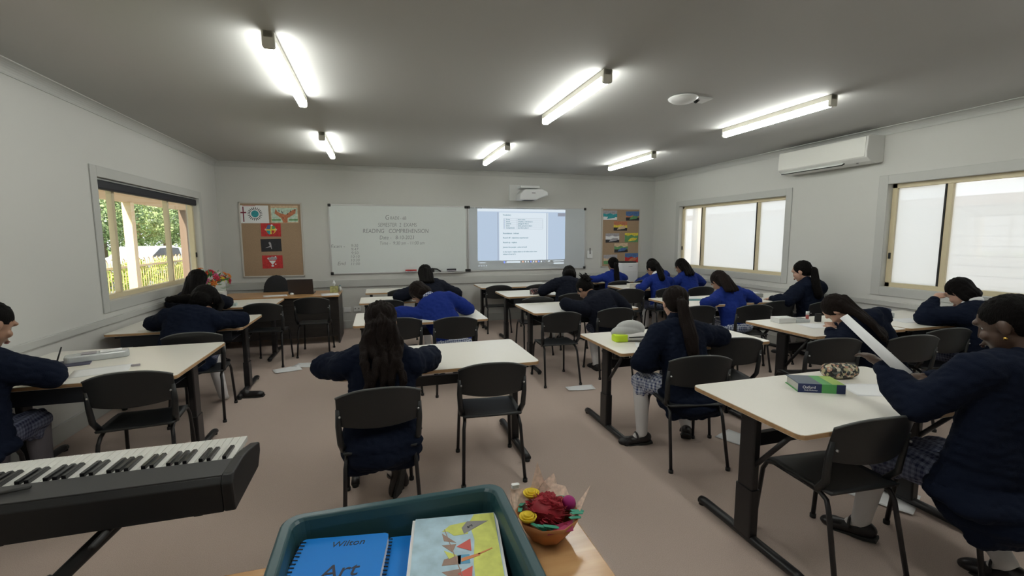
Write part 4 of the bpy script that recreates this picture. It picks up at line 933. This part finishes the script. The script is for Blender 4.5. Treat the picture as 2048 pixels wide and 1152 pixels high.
# left front table items
t = thing('pencil_box', 'clear plastic pencil box with white cards on the nearest left table', 'pencil case', (-1.96, 3.92, .74), math.radians(25)); MB().prism(rrect(-.19, -.06, .16, .06, .03), 0, .05).build('case_body', CLR, t, bev=.01)
MB().bb((-.10, -.045, .051), (-.02, .04, .056)).build('card', PGY, t); MB().bb((0, -.045, .051), (.12, .04, .055)).build('card', WHITE, t)
sheet(-1.78, 3.55, .7402, .21, .297, -72, 'white worksheet at the left edge pupil hand')
sheet(-2.12, 3.80, .7402, .30, .2, 20, 'dark folder under the clear pencil box', m=mat('slate folder', (.05, .05, .09), .5), cat='folder', name='folder', th=.006)
t = thing('pen', 'dark pen upright in the left edge pupil hand', 'pen', (-1.99, 3.50, .80)); MB().cyl((0, 0, 0), (.03, .02, .12), .005, .004, n=8).build('pen_barrel', RUBBER, t)
smallbox(-1.62, 3.62, .74, .05, .02, .012, 20, 'small grey eraser on the white worksheet at the left', PGY, 'eraser', 'eraser')
# green topped book pile at centre table
t = thing('exam_booklet', 'pale green edged booklet pile left of the long-haired pupil', 'booklet', (-.12, 3.50, .74), math.radians(4)); MB().bb((-.13, -.10, 0), (.13, .10, .012)).build('booklet_cover', mat('pale green card', (.45, .60, .42), .6), t); MB().bb((-.125, -.098, .012), (.128, .098, .03)).build('pages', WHITE, t)
pencil_case(.34, 6.60, .74, .17, .09, .10, 30, 'fluffy dark pencil case at the bent navy pupil left arm', mat('black plush', (.012, .011, .012), .95, bump=1, bscale=90))
t = thing('book', 'white thick book at the left arm of the pupil with messy hair', 'book', (2.26, 5.10, .74), math.radians(-12)); MB().bb((-.07, -.09, .003), (.07, .09, .052)).build('pages', WHITE, t); MB().bb((-.073, -.093, .052), (.073, .093, .056)).build('cover', WHITEPL, t); MB().bb((-.073, -.093, 0), (.073, .093, .003)).build('cover', WHITEPL, t)
t = thing('pencil_tin', 'patterned brown tin pencil case beside the crouched navy pupil', 'pencil case', (2.30, 6.48, .74), math.radians(-4)); MB().prism(rrect(-.10, -.04, .10, .04, .02), 0, .085).build('tin_body', FLOR2, t, bev=.008)
MB().bb((-.102, -.042, .055), (.102, .042, .060)).build('lid_seam', RUBBER, t)
smallbox(4.13, 6.72, .755, .20, .12, .07, -5, 'white box on the pink bag table, left end', mat('cream carton', (.62, .60, .52), .5), group=None)
smallbox(4.30, 6.86, .755, .12, .10, .06, -5, 'grey carton just right of the white box near the blue ponytail pupil', mat('grey carton', (.42, .43, .42), .5))
t = thing('lunch_bag', 'bright pink soft bag beside the blue pupil by the window', 'bag', (4.86, 6.80, .755), math.radians(-10)); b = MB(); b.ell((0, 0, .05), (.085, .06, .055)); b.ell((0, 0, .09), (.08, .055, .045)); b.box((0, 0, .03), (.15, .10, .06)); blob('bag_body', b, .006, 3, mat('pink fabric', (.62, .08, .28), .7), t)
MB().tube([(-.04, 0, .13), (-.02, 0, .155), (.02, 0, .155), (.04, 0, .13)], .006, 6).build('handle', mat('dark pink strap', (.30, .02, .12), .7), t)
t = thing('exercise_book', 'teal and white exercise books left of the blue gingham pupil', 'book', (3.96, 5.02, H4), math.radians(-14)); MB().bb((-.10, -.13, 0), (.10, .13, .012)).build('cover', mat('teal cover', (.03, .20, .22), .5), t); MB().bb((-.09, -.10, .012), (.08, .12, .022)).build('pages', WHITE, t)
t = thing('ring_binder', 'grey file box with white papers in front of the window-gap pupil', 'folder', (4.88, 5.02, H4), math.radians(-10)); MB().bb((-.15, -.11, 0), (.15, .11, .05)).build('file_box', mat('grey file', (.30, .31, .30), .4), t, bev=.004); MB().bb((-.13, -.09, .05), (.12, .09, .058)).build('pages', WHITE, t)
t = thing('pencil_box', 'white pencil box on the head-on-arms pupil table', 'pencil case', (3.72, 3.38, H4), math.radians(-8)); MB().bb((-.09, -.06, 0), (.09, .06, .05)).build('box_body', WHITEPL, t, bev=.004); MB().bb((.09, -.06, 0), (.24, .06, .03)).build('clear_tray', CLR, t, bev=.004)
sheet(3.88, 3.14, H4+.0002, .30, .21, -12, 'white worksheet near the glue stick')
t = thing('glue_stick', 'white capped glue stick standing on the head-on-arms pupil table', 'glue stick', (4.02, 3.38, H4)); MB().cyl((0, 0, 0), (0, 0, .06), .014).build('tube', mat('glue label red', (.35, .06, .05), .4), t); MB().cyl((0, 0, .058), (0, 0, .09), .015).build('cap', WHITEPL, t)
smallbox(4.06, 3.30, H4, .06, .02, .08, -10, 'small black calculator box beside the glue stick', RUBBER)
t = thing('book', 'lime green book on the table below the second right window', 'book', (4.72, 3.34, H4), math.radians(-18)); MB().bb((-.12, -.09, 0), (.12, .09, .035)).build('cover', mat('lime green', (.14, .50, .02), .4), t, bev=.002); MB().bb((-.11, -.095, .036), (.11, .085, .046)).build('papers', WHITE, t)
smallbox(4.95, 3.30, H4, .10, .12, .05, -18, 'clear plastic box right of the lime green book', CLR)
pencil_case(5.06, 3.44, H4, .30, .10, .06, -8, 'long dark blue pencil case by the second right window', mat('blue grey fabric', (.03, .04, .08), .7))
sheet(4.95, 3.08, H4+.0002, .30, .21, -8, 'white paper in front of the pupil at the right window')
sheet(2.66, 1.80, .7402, .30, .21, -20, 'white paper on the table under the nearest right pupil arm')
# rolled paper held
t = thing('held_paper', 'curved white sheet of paper held by the nearest right pupil', 'paper', (0, 0, 0)); A_ = V((2.36, 1.80, 1.13)); B_ = V((2.40, 1.50, .985)); 
A_ = V((2.275, 1.72, 1.185)); B_ = V((2.345, 1.50, .975)); ax = (B_-A_).normalized(); n = 12; sdv = ax.cross(V((0, 0, 1))).normalized(); upv = sdv.cross(ax); T = []; Bq = []
for j in (0, 1):
    for i in range(n+1):
        a = math.radians(-110+190*i/n); c = A_ if j == 0 else B_+ax*.05; d = sdv*math.sin(a)+upv*math.cos(a); T.append(c+d*(.034+.010*j)); Bq.append(c+d*(.0325+.010*j))
fs = []
for i in range(n): fs += [(i, i+1, n+2+i, n+1+i), (2*n+2+i, 3*n+3+i, 3*n+4+i, 2*n+3+i)]
fs += [(i, 2*n+2+i, 2*n+3+i, i+1) for i in range(n)]+[(n+1+i, n+2+i, 3*n+4+i, 3*n+3+i) for i in range(n)]
MB().add(T+Bq, fs, 0, True).build('sheet', WHITE, t)
# earring
MB().ell(EAR[0], (.008, .008, .008)).build('earring', mat('gold', (.8, .5, .12), .2, metal=1), p19)
# floor papers
FP = 'loose papers on the carpet'
for a in ((-1.12, 5.95, .30, .21, 20, 'white paper on the carpet by the teacher side, left of the pair'), (-.93, 6.1, .28, .2, -15, 'white paper on the carpet under the desk table foot, right of the pair'), (2.02, 4.28, .30, .14, -6, 'white paper on the carpet under the empty chair in the middle right column'),
          (2.70, 2.78, .21, .297, 20, 'white sheet on the carpet behind the navy jacket pupil chair'), (2.95, 1.92, .30, .38, 25, 'white sheet on the carpet beside the nearest strapped shoe'), (-.02, 3.28, .10, .08, 0, 'small white scrap under the long-haired pupil chair')):
    sheet(a[0], a[1], .003, a[2], a[3], a[4], a[5], FP, curl=.012)
# loose shoe
t = thing('loose_shoe', 'black shoe kicked off on the carpet beside the white-socked foot', 'shoe', (-1.30, 5.02, 0), math.radians(-95)); b = MB(); b.ell((0, -.05, .045), (.036, .05, .04)); b.ell((0, .07, .03), (.042, .065, .03)); b.cap((0, -.04, .03), .034, (0, .06, .03), .032); blob('shoe_upper', b, .006, 3, SHOE, t)
MB().prism([(-.030, -.095), (.030, -.095), (.036, -.03), (.043, .07), (.03, .13), (-.03, .13), (-.042, .06), (-.036, -.03)], 0, .014).build('sole', SOLE, t)

# ---------------------------------------------------------------- electric keyboard
t = thing('electric_keyboard', 'black electric piano keyboard turned away, lower left', 'keyboard', (-1.13, 1.70, .73)); KB = mat('keyboard black plastic', (.016, .016, .017), .42); KT = mat('keyboard top charcoal', (.045, .045, .047), .5)
x0, x1 = -.82, .66
M2 = Matrix(((0, 0, 1, 0), (1, 0, 0, 0), (0, 1, 0, 0), (0, 0, 0, 1)))
MB().prism([(-.13, 0), (.16, .0), (.185, .045), (.185, .075), (.02, .095), (-.01, .12), (-.125, .12), (-.14, .10)], x0, x1-.035, M=M2).build('case', KB, t, bev=.003)
MB().bb((x0, -.125, .119), (x1-.035, -.008, .124)).build('top_deck', KT, t, bev=.002)
MB().prism([(-.13, 0), (.16, .0), (.20, .05), (.20, .085), (.06, .118), (-.01, .128), (-.125, .128), (-.143, .10)], x1-.035, x1, M=M2).build('end_block', KB, t, bev=.006)
KW = mat('ivory key plastic', (.72, .72, .68), .25); kw = .0235; nk = int((x1-.04-x0-.02)/kw)
kb = [0, 1, 0, 1, 1, 0, 1]  # black key after white (pattern C D E F G A B read from the right end)
for i in range(nk):
    xr = x1-.04-i*kw; MB().bb((xr-kw+.0012, .0, .096), (xr, .195, .116)).build('white_key', KW, t, bev=.0015)
    if [1, 0, 1, 1, 0, 1, 1][i % 7] and i < nk-1:
        MB().prism([(0, .116), (.105, .116), (.095, .128), (0, .131)], xr-kw-.0062, xr-kw+.0062, M=M2).build('black_key', mat('black key plastic', (.012, .012, .014), .25), t, bev=.0015)
MB().tube([(.02, -.07, .130), (.10, -.055, .132)], .010, 8, flat=.4).build('music_rest_clip', RUBBER, t)
for xx in (.55, .05, -.4): MB().bb((xx-.012, -.12, -.006), (xx+.012, -.09, .0)).build('rubber_pad', RUBBER, t)
MB().box((-.70, -.10, .17), (.20, .02, .14), rot=Matrix.Rotation(.5, 3, 'X')).build('music_rest', KB, t, bev=.003)
t = thing('keyboard_stand', 'black folding cross stand under the keyboard', 'stand', (-1.10, 1.66, 0)); ST = mat('stand black tube', (.014, .014, .015), .5)
MB().tube([(.28, -.02, .715), (-.44, -.04, .03)], .022, 8).build('leg', ST, t); MB().tube([(.10, -.028, .55), (-.02, -.033, .44)], .032, 8).build('leg_sleeve', ST, t); MB().tube([(-.60, .04, .715), (.12, .03, .03)], .022, 8).build('leg', ST, t)
MB().cyl((.28, -.16, .72), (.28, .16, .72), .010, n=8).build('support_bar', ST, t); MB().cyl((-.60, -.16, .72), (-.60, .16, .72), .010, n=8).build('support_bar', ST, t); MB().cyl((-.44, -.2, .03), (-.44, .18, .03), .02, n=8).build('foot_bar', ST, t); MB().cyl((.12, -.2, .03), (.12, .18, .03), .02, n=8).build('foot_bar', ST, t)
MB().cyl((-.16, -.07, .35), (-.16, .07, .35), .03, n=12).build('pivot_knob', ST, t)
t = thing('stool', 'round black cushioned stool at the bottom left corner', 'stool', (-.98, 1.20, 0)); MB().lathe([(.02, .44), (.165, .44), (.18, .46), (.18, .49), (.165, .51), (.02, .515)], n=32).build('seat_cushion', mat('black vinyl', (.018, .02, .026), .45), t)
for k in range(4): a = k*PI/2+.6; MB().cyl((.1*math.cos(a), .1*math.sin(a), .44), (.19*math.cos(a), .19*math.sin(a), 0), .012, n=8).build('leg', ST, t)
tag(MB().tube([(-1.45, 1.36, .62), (-1.22, 1.36, .58), (-1.06, 1.34, .57), (-.99, 1.30, .545), (-.975, 1.27, .517)], .007, 8).build('power_cable', RUBBER), 'black cable drooping behind the keyboard to the stool', 'cable')

# ---------------------------------------------------------------- foreground desk, tray and paper bowl
t = thing('front_desk', 'honey timber desk at the bottom of the view holding the tray', 'desk', (-.17, .76, 0)); DWT = wood('glossy honey timber', (.46, .24, .10), (.60, .36, .17), .22, 2.0, (1.2, 9, 9))
MB().prism(rrect(-.72, -.47, .72, .47, .02), .725, .75).build('desktop', DWT, t, bev=.003)
for sx in (-.66, .66):
    for sy in (-.41, .41): MB().bb((sx-.02, sy-.02, 0), (sx+.02, sy+.02, .725)).build('leg', BLACKMETAL, t)
t = thing('storage_tray', 'deep teal plastic tray holding art books', 'tray', (.03, .93, .75)); TL = mat('teal plastic', (.022, .070, .082), .35)
RT = []; 
def rr3(w, d, z, r): return [V((p[0], p[1], z)) for p in rrect(-w, -d, w, d, r, 5)]
rs = [rr3(.01, .01, 0, .004), rr3(.245, .235, .0, .03), rr3(.262, .252, .12, .035), rr3(.272, .262, .135, .04), rr3(.286, .274, .137, .045), rr3(.287, .275, .145, .045), rr3(.282, .270, .150, .045), rr3(.262, .252, .150, .035), rr3(.257, .247, .143, .035), rr3(.252, .242, .12, .032), rr3(.238, .228, .006, .028), rr3(.01, .01, .006, .004)]
MB().rings(rs, sm=False).build('tray_body', TL, t, bev=.002)
MB().rings([rr3(.2705, .2605, .125, .04), rr3(.2735, .2635, .125, .04), rr3(.2735, .2635, .134, .04), rr3(.2705, .2605, .134, .04)], cap=False).build('rim_lip', TL, t)
BC = mat('bright blue card', (.0, .20, .66), .6); SPR = mat('black spiral plastic', (.012, .012, .014), .4)
def spiral_book(x, y, z, w, d, th, rz, label, side=-1, inkt=None):
    t = thing('art_book', label, 'book', (x, y, z), math.radians(rz)); MB().bb((-w/2, -d/2, .002), (w/2, d/2, th-.0015)).build('pages', WHITE, t)
    MB().prism(rrect(-w/2-.002, -d/2-.002, w/2+.002, d/2+.002, .012), th-.0015, th).build('front_cover', BC, t); MB().prism(rrect(-w/2-.002, -d/2-.002, w/2+.002, d/2+.002, .012), 0, .0015).build('back_cover', BC, t)
    m = MB(); n = int(d/.0125)
    for k in range(n):
        yy = -d/2+.008+k*.0125; xs = side*(w/2); m.tube([(xs-side*.010, yy, th+.0012), (xs+side*.003, yy, th+.003), (xs+side*.006, yy, th*.5), (xs+side*.003, yy, -.001+.002)], .0016, 5)
    m.build('spiral', SPR, t); return t
spiral_book(-.138, .99, .757, .215, .29, .050, -7, 'lower blue art book under the top one'); 
b1 = spiral_book(-.125, .99, .808, .205, .295, .050, -9, 'bright blue spiral book reading Art in the tray')
text('Wilton', .028, INK, b1, (.01, .120, .0505), (0, 0, .05), name='handwriting', shear=.2); text('Art', .060, INK, b1, (.01, .025, .0505), (0, 0, .06), name='handwriting', shear=.2)
b2 = spiral_book(.06, .99, .757, .16, .29, .070, -8, 'blue book half hidden between the spiral book and the drawing')
for k in range(3): 
    o = MB().bb((-.112, -.155, 0), (.112, .155, .007)).build('drawing_sheet', WHITE, None)
    if o: o.location = (.150+.001*k, .985+.001*k, .830+.009*k); o.rotation_euler = (0, 0, math.radians(-9+.4*k)); tag(o, 'sheet in the stack directly below the crayon bunting drawing', 'paper', 'sheets under the crayon drawing')
m = MB(); Z = 0
cr = {'sky': mat('crayon sky blue', (.42, .58, .68), .7, var=.15, vscale=25), 'yel': mat('crayon lime yellow', (.62, .66, .16), .7, var=.12, vscale=30), 'red': mat('crayon red', (.62, .12, .10), .7), 'brn': mat('crayon taupe', (.33, .22, .18), .7, var=.1, vscale=40), 'gry': mat('crayon grey', (.25, .24, .24), .7), 'org': mat('crayon orange', (.65, .25, .10), .7), 'bl': mat('crayon blue', (.12, .35, .55), .7)}
cm = [cr[k] for k in ('sky', 'yel', 'red', 'brn', 'gry', 'org', 'bl')]
def fp(pts, mi, d): m.prism([(p[0], p[1]) for p in pts], .0012+.0002*d, .0016+.0002*d, mi)
m.bb((-.105, -.155, 0), (.105, .155, .0014), 0)
fp([(.04, -.153), (.103, -.153), (.103, .153), (.05, .153), (.035, .12), (.045, .05), (.038, -.03)], 1, 1)
fp([(-.015, .115), (.035, .125), (.03, .075), (-.005, .072), (-.02, .09), (-.035, .092)], 1, 2); fp([(.03, .125), (.085, .12), (.02, .075), (.015, .10)], 4, 3)
fp([(.0, .03), (.035, .055), (.035, .01)], 2, 3); fp([(-.035, .085), (-.03, .055), (.0, .045)], 3, 2); fp([(-.035, .04), (.0, .04), (-.01, .012)], 3, 2); fp([(-.03, .02), (0, .0), (-.018, -.01)], 1, 3); fp([(-.03, -.01), (.01, .0), (.008, -.03), (-.035, -.03)], 3, 2)
fp([(.01, -.012), (.055, .0), (.055, -.008), (.01, -.024)], 5, 4); fp([(.05, -.001), (.085, .014), (.086, .011), (.05, -.007)], 5, 4); fp([(-.03, .1), (-.028, .1), (.012, -.07), (.01, -.07)], 3, 5); fp([(.002, .0), (.03, .0), (.03, -.03), (.002, -.03)], 6, 2)
fp([(-.035, -.05), (.01, -.045), (.0, -.085)], 3, 2); fp([(.0, -.06), (.035, -.04), (.03, -.09)], 2, 3)
dr = thing('crayon_drawing', 'crayon drawing of bunting on blue and yellow, right side of the tray', 'drawing', (.153, .988, .8565), math.radians(-8)); m.build('drawn_page', cm, dr); text('art', .014, INK, dr, (.035, .103, .0028), (0, 0, .5), name='handwriting', shear=.3)
# paper flower bowl
bx, by = .437, 1.135
t = thing('paper_flower_bowl', 'folded paper bowl of craft flowers on the front desk', 'craft bowl', (bx, by, .75)); PO1 = mat('copper paper', (.50, .20, .07), .6); PPP = mat('spotted cream paper', (.66, .50, .40), .7, var=.2, vscale=90); PMG = mat('magenta paper', (.40, .03, .12), .6)
MB().lathe([(.035, .0), (.05, .006), (.078, .045), (.092, .075), (.089, .075), (.074, .045), (.045, .010), (.02, .006)], n=9).build('bowl', PO1, t)
m = MB(); m.add([(-.03, -.080, .062), (.045, -.082, .062), (.055, -.055, .075), (-.01, -.068, .078)], [(0, 1, 2, 3)]); o = m.build('folded_flap', PMG, t); o.modifiers.new('s', 'SOLIDIFY').thickness = .001
for nm, pts in (('paper_point', [(-.105, .02, .055), (-.085, .085, .105), (-.02, .095, .10), (.02, .10, .112), (.085, .07, .10), (.09, .0, .06), (0, .05, .05)]), ('paper_point', [(-.09, .02, .05), (-.03, .09, .06), (-.085, .085, .115)]), ('paper_point', [(-.04, .07, .06), (.07, .06, .06), (.06, .10, .13), (.022, .085, .118), (.005, .10, .175)]), ('paper_point', [(.07, .0, .055), (.06, -.05, .05), (.10, -.02, .085), (.14, .01, .125)])):
    o = MB().add(pts, [tuple(range(len(pts)))]).build(nm, PPP, t); o.modifiers.new('s', 'SOLIDIFY').thickness = .0012
CRP = mat('crimson crepe', (.30, .006, .018), .6); m = MB(); m.ell((0, 0, .075), (.052, .052, .045)); random.seed(5)
for k in range(170):
    a = random.random()*6.28; e = random.uniform(.1, 1.5); d = V((math.cos(a)*math.cos(e), math.sin(a)*math.cos(e), math.sin(e)*.85)); s = d.cross(V((random.random(), random.random(), 1))).normalized(); L = .072*random.uniform(.85, 1.05)
    c = V((0, .0, .065)); m.add([c+d*.012, c+d*L*.9+s*.009, c+d*L, c+d*L*.9-s*.009], [(0, 1, 2, 3)], 0, True)
m.ell((0, 0, .07), (.042, .042, .036)); o = m.build('crepe_flower', CRP, t); o.modifiers.new('s', 'SOLIDIFY').thickness = .0008
YR = mat('yellow felt', (.75, .55, .03), .7)
for c in ((-.068, -.030, .078), (-.028, .058, .090)):
    m = MB()
    for k in range(3): m.lathe([(.003, .010), (.022-.006*k, .008+.003*k), (.025-.007*k, .016+.003*k), (.023-.007*k, .017+.003*k), (.018-.006*k, .009)], c=c, n=14)
    m.build('yellow_rose', YR, t)
MB().ell((.072, .012, .083), (.021, .021, .020)).build('magenta_rose', mat('magenta felt', (.30, .008, .14), .7), t)
GF = mat('jade felt', (.05, .30, .20), .7)
for k, (x, y, a) in enumerate(((-.05, -.06, -.6), (-.035, -.07, -.2), (-.075, .02, 1.2), (-.06, .05, 1.0), (.06, -.055, .4), (.072, -.04, .3), (.08, -.025, .2), (.058, .055, 2.0), (-.02, -.075, 0))):
    M4 = Matrix.Translation((x, y, .078+.002*(k % 3))) @ Matrix.Rotation(a, 4, 'Z') @ Matrix.Rotation(.3, 4, 'Y'); MB().prism([(-.02, -.005), (.02, -.007), (.028, 0), (.02, .007), (-.02, .005)], 0, .0015, M=M4).build('felt_leaf', GF, t)
MB().prism(rrect(-.012, -.007, .012, .007, .005), 0, .01, M=Matrix.Translation((-.07, .082, .115))).build('white_clip', WHITEPL, t)

# ---------------------------------------------------------------- outside, left: verandah, fence, cars, trees
CONC = mat('pale concrete', (.45, .42, .38), .8, var=.1, vscale=5); GRASS = mat('grass', (.16, .26, .06), .9, var=.3, vscale=6); ASPH = mat('asphalt', (.22, .22, .23), .9, var=.1, vscale=4)
o = MB().bb((-60, -30, -.35), (XL-TH-.01, 90, -.25)).build('ground', GRASS); o['kind'] = 'structure'
o = MB().bb((-5.2, -3, -.25), (XL-TH-.01, 19, -.06)).build('verandah_slab', CONC); o['kind'] = 'structure'
o = MB().bb((-16, -30, -.25), (-7.0, 90, -.235)).build('car_park', ASPH); o['kind'] = 'structure'
o = MB().bb((60, -30, -.35), (XR+TH+.01, 60, -.25)).build('side_ground', CONC); o['kind'] = 'structure'
t = thing('verandah', 'cream verandah roof and beam outside the left window', 'verandah', (-3.8, 8.8, 0)); SOF = mat('soffit cream', (.60, .50, .38), .7)
MB().bb((-1.35, -9, 2.56), (1.12, 9, 2.60)).build('soffit', SOF, t); MB().bb((-1.40, -9, 2.38), (-1.30, 9, 2.60)).build('beam', mat('beam tan', (.50, .36, .20), .6), t)
for y in (-6.1, -3.05, 0, 3.0, 6.0): MB().bb((-1.42, y-.08-(.12 if y == 6 else 0), -.06), (-1.26, y+.08, 2.38)).build('post', mat('post cream', (.60, .48, .30), .6) if y != 6 else mat('brick pier brown', (.17, .12, .085), .9), t)
t = thing('picket_fence', 'cream hooped picket fence beyond the verandah', 'fence', (-5.45, 10.7, -.25)); FNC = mat('fence cream', (.58, .46, .25), .5)
MB().bb((-.02, -6, .15), (.02, 8, .20)).build('bottom_rail', FNC, t); MB().bb((-.02, -6, 1.20), (.02, 8, 1.25)).build('top_rail', FNC, t)
for k in range(66):
    y = -1.2+k*.115
    if k % 2 == 0: MB().tube([(0, y, .05), (0, y, 1.33), (0, y+.016, 1.39), (0, y+.0575, 1.415), (0, y+.099, 1.39), (0, y+.115, 1.33), (0, y+.115, .05)], .011, 6).build('hooped_picket', FNC, t)
def leafmass(name, label, c, r, n, m, size, cat, seed, group=None, trunk=None):
    rnd = random.Random(seed); t = thing(name, label, cat, (c[0], c[1], -.25), 0, group); mb = MB(); c0 = V((0, 0, c[2]+.25))
    for k in range(n):
        d = V((rnd.gauss(0, 1), rnd.gauss(0, 1), rnd.gauss(0, 1))).normalized(); rr = rnd.uniform(.55, 1)*(1+.25*noise.noise(d*2.5+V((seed, 0, 0)))); p = c0+V((d.x*r[0], d.y*r[1], d.z*r[2]))*rr
        a = V((rnd.gauss(0, 1), rnd.gauss(0, 1), rnd.gauss(0, 1))).normalized()*size; b = a.cross(V((rnd.gauss(0, 1), rnd.gauss(0, 1), rnd.gauss(0, 1)))).normalized()*size*.45
        mb.add([p-a, p+b, p+a, p-b], [(0, 1, 2, 3)])
    o = mb.build('foliage', m, t); o['kind'] = 'stuff'
    if trunk: MB().tube([(0, 0, 0), (.05, 0, c0.z*.5), (0, .05, c0.z)], [trunk, trunk*.7, trunk*.3], 8).build('trunk', mat('bark', (.12, .08, .05), .9), t)
    return t
TG = mat('eucalyptus green', (.30, .38, .16), .8, var=.4, vscale=2); TG2 = mat('deep tree green', (.16, .24, .10), .8, var=.4, vscale=2); HG = mat('hedge lime', (.34, .44, .07), .8, var=.3, vscale=3)
for k, y in enumerate((36, 43.5, 51, 58.5, 66)): leafmass('tree', ('broad tree nearest the left window edge', 'bushy tree seen behind the white car', 'tree in the middle of the car park row', 'tree right of the verandah post', 'farthest tree of the row')[k], (-20-k*.8, y, 3.6+.4*(k % 2)), (2.8, 2.75, 3.5), 5200, TG if k % 2 == 0 else TG2, .16, 'tree', k, 'trees beyond the car park', .25)
for k in range(5): leafmass('hedge_shrub', ('hedge shrub nearest the left pane', 'hedge shrub in front of the red light', 'hedge shrub in front of the car wheel', 'hedge shrub right of the wheel', 'last hedge shrub at the right')[k], (-6.3, 10.6+k*1.9, .55), (.35, .70, .55), 1500, HG, .05, 'hedge', 20+k, 'hedge behind the fence', .03)
def car(x, y, rz, label, body, tl):
    t = thing('car', label, 'car', (x, y, -.235), math.radians(rz)); W_ = .85; BM = mat('car paint '+body[0], body[1], .2, coat=.6); GL = mat('car glass', (.02, .03, .035), .05)
    side = [(-2.0, .35), (-2.05, .75), (-1.95, .98), (-1.6, 1.42), (-.9, 1.50), (.2, 1.48), (.95, 1.05), (1.75, .92), (2.0, .75), (2.05, .35), (1.75, .28), (-1.75, .28)]
    M3 = Matrix(((0, 0, 1, 0), (1, 0, 0, 0), (0, 1, 0, 0), (0, 0, 0, 1))); MB().prism(side, -W_, W_, M=M3).build('body', BM, t, bev=.10, seg=4)
    for s in (-1, 1):
        MB().prism([(-1.55, 1.0), (-1.35, 1.38), (-.75, 1.42), (-.72, 1.0)], s*(W_+.002), s*(W_+.008), M=M3).build('side_window', GL, t); MB().prism([(-.66, 1.0), (-.66, 1.42), (.12, 1.40), (.78, 1.02)], s*(W_+.002), s*(W_+.008), M=M3).build('side_window', GL, t)
        for yy in (-1.3, 1.3):
            w_ = MB().lathe([(.0, -.11), (.24, -.11), (.33, -.09), (.34, 0), (.33, .09), (.24, .11), (.0, .11)], c=(s*(W_-.08), yy, .34), n=24, rot=Matrix.Rotation(PI/2, 3, 'Y')).build('wheel', RUBBER, t)
            hb = MB().cyl((s*(W_+.02), yy, .34), (s*(W_+.036), yy, .34), .06)
            for k in range(5): a = k*2*PI/5; hb.box((s*(W_+.028), yy+.11*math.cos(a), .34+.11*math.sin(a)), (.014, .22, .055), rot=Matrix.Rotation(a, 3, 'X'))
            hb.build('hub_cap', ALU, w_)
        MB().bb((s*.55, -2.06, .72), (s*.82, -1.96, .95)).build('tail_light', mat('tail light red', (.5, .01, .01), .2), t)
    return t
car(-10.6, 25.2, 172, 'silver white hatchback parked outside the left window', ('white', (.70, .72, .74)), 1)
car(-10.6, 19.6, 8, 'white car with red tail light at the left pane', ('pearl', (.72, .70, .68)), 1)
# outside, right: neighbouring building and verandah post
t = thing('neighbour_building', 'pale weatherboard building behind the frosted right windows', 'building', (9.6, 4, -.25)); WBM = mat('pale weatherboard', (.46, .47, .48), .7)
MB().bb((0, -7, 0), (.2, 8, 2.35)).build('wall', WBM, t)
for k in range(14): MB().box((-.02, .5, .12+.165*k), (.03, 15, .15), rot=Matrix.Rotation(math.radians(-6), 3, 'Y')).build('weatherboard', WBM, t)
MB().bb((-.5, -7, 2.35), (.3, 8, 2.5)).build('gutter', mat('gutter brown', (.20, .12, .09), .6), t)
t = thing('verandah_post', 'brown and cream post right outside the second right window', 'post', (6.35, 2.72, -.25)); MB().bb((-.05, -.05, 0), (.05, .05, 2.9)).build('post_core', mat('brown post', (.20, .13, .08), .6), t); MB().bb((-.06, -.13, 0), (.04, -.05, 2.9)).build('post_face', mat('post cream', (.60, .48, .30), .6), t)
t = thing('verandah_post', 'brown post outside the first right window, far left pane', 'post', (6.3, 7.95, -.25)); MB().bb((-.05, -.05, 0), (.05, .05, 2.9)).build('post_core', mat('brown post', (.20, .13, .08), .6), t); MB().bb((-.06, -.13, 0), (.04, -.05, 2.9)).build('post_face', mat('post cream', (.60, .48, .30), .6), t)
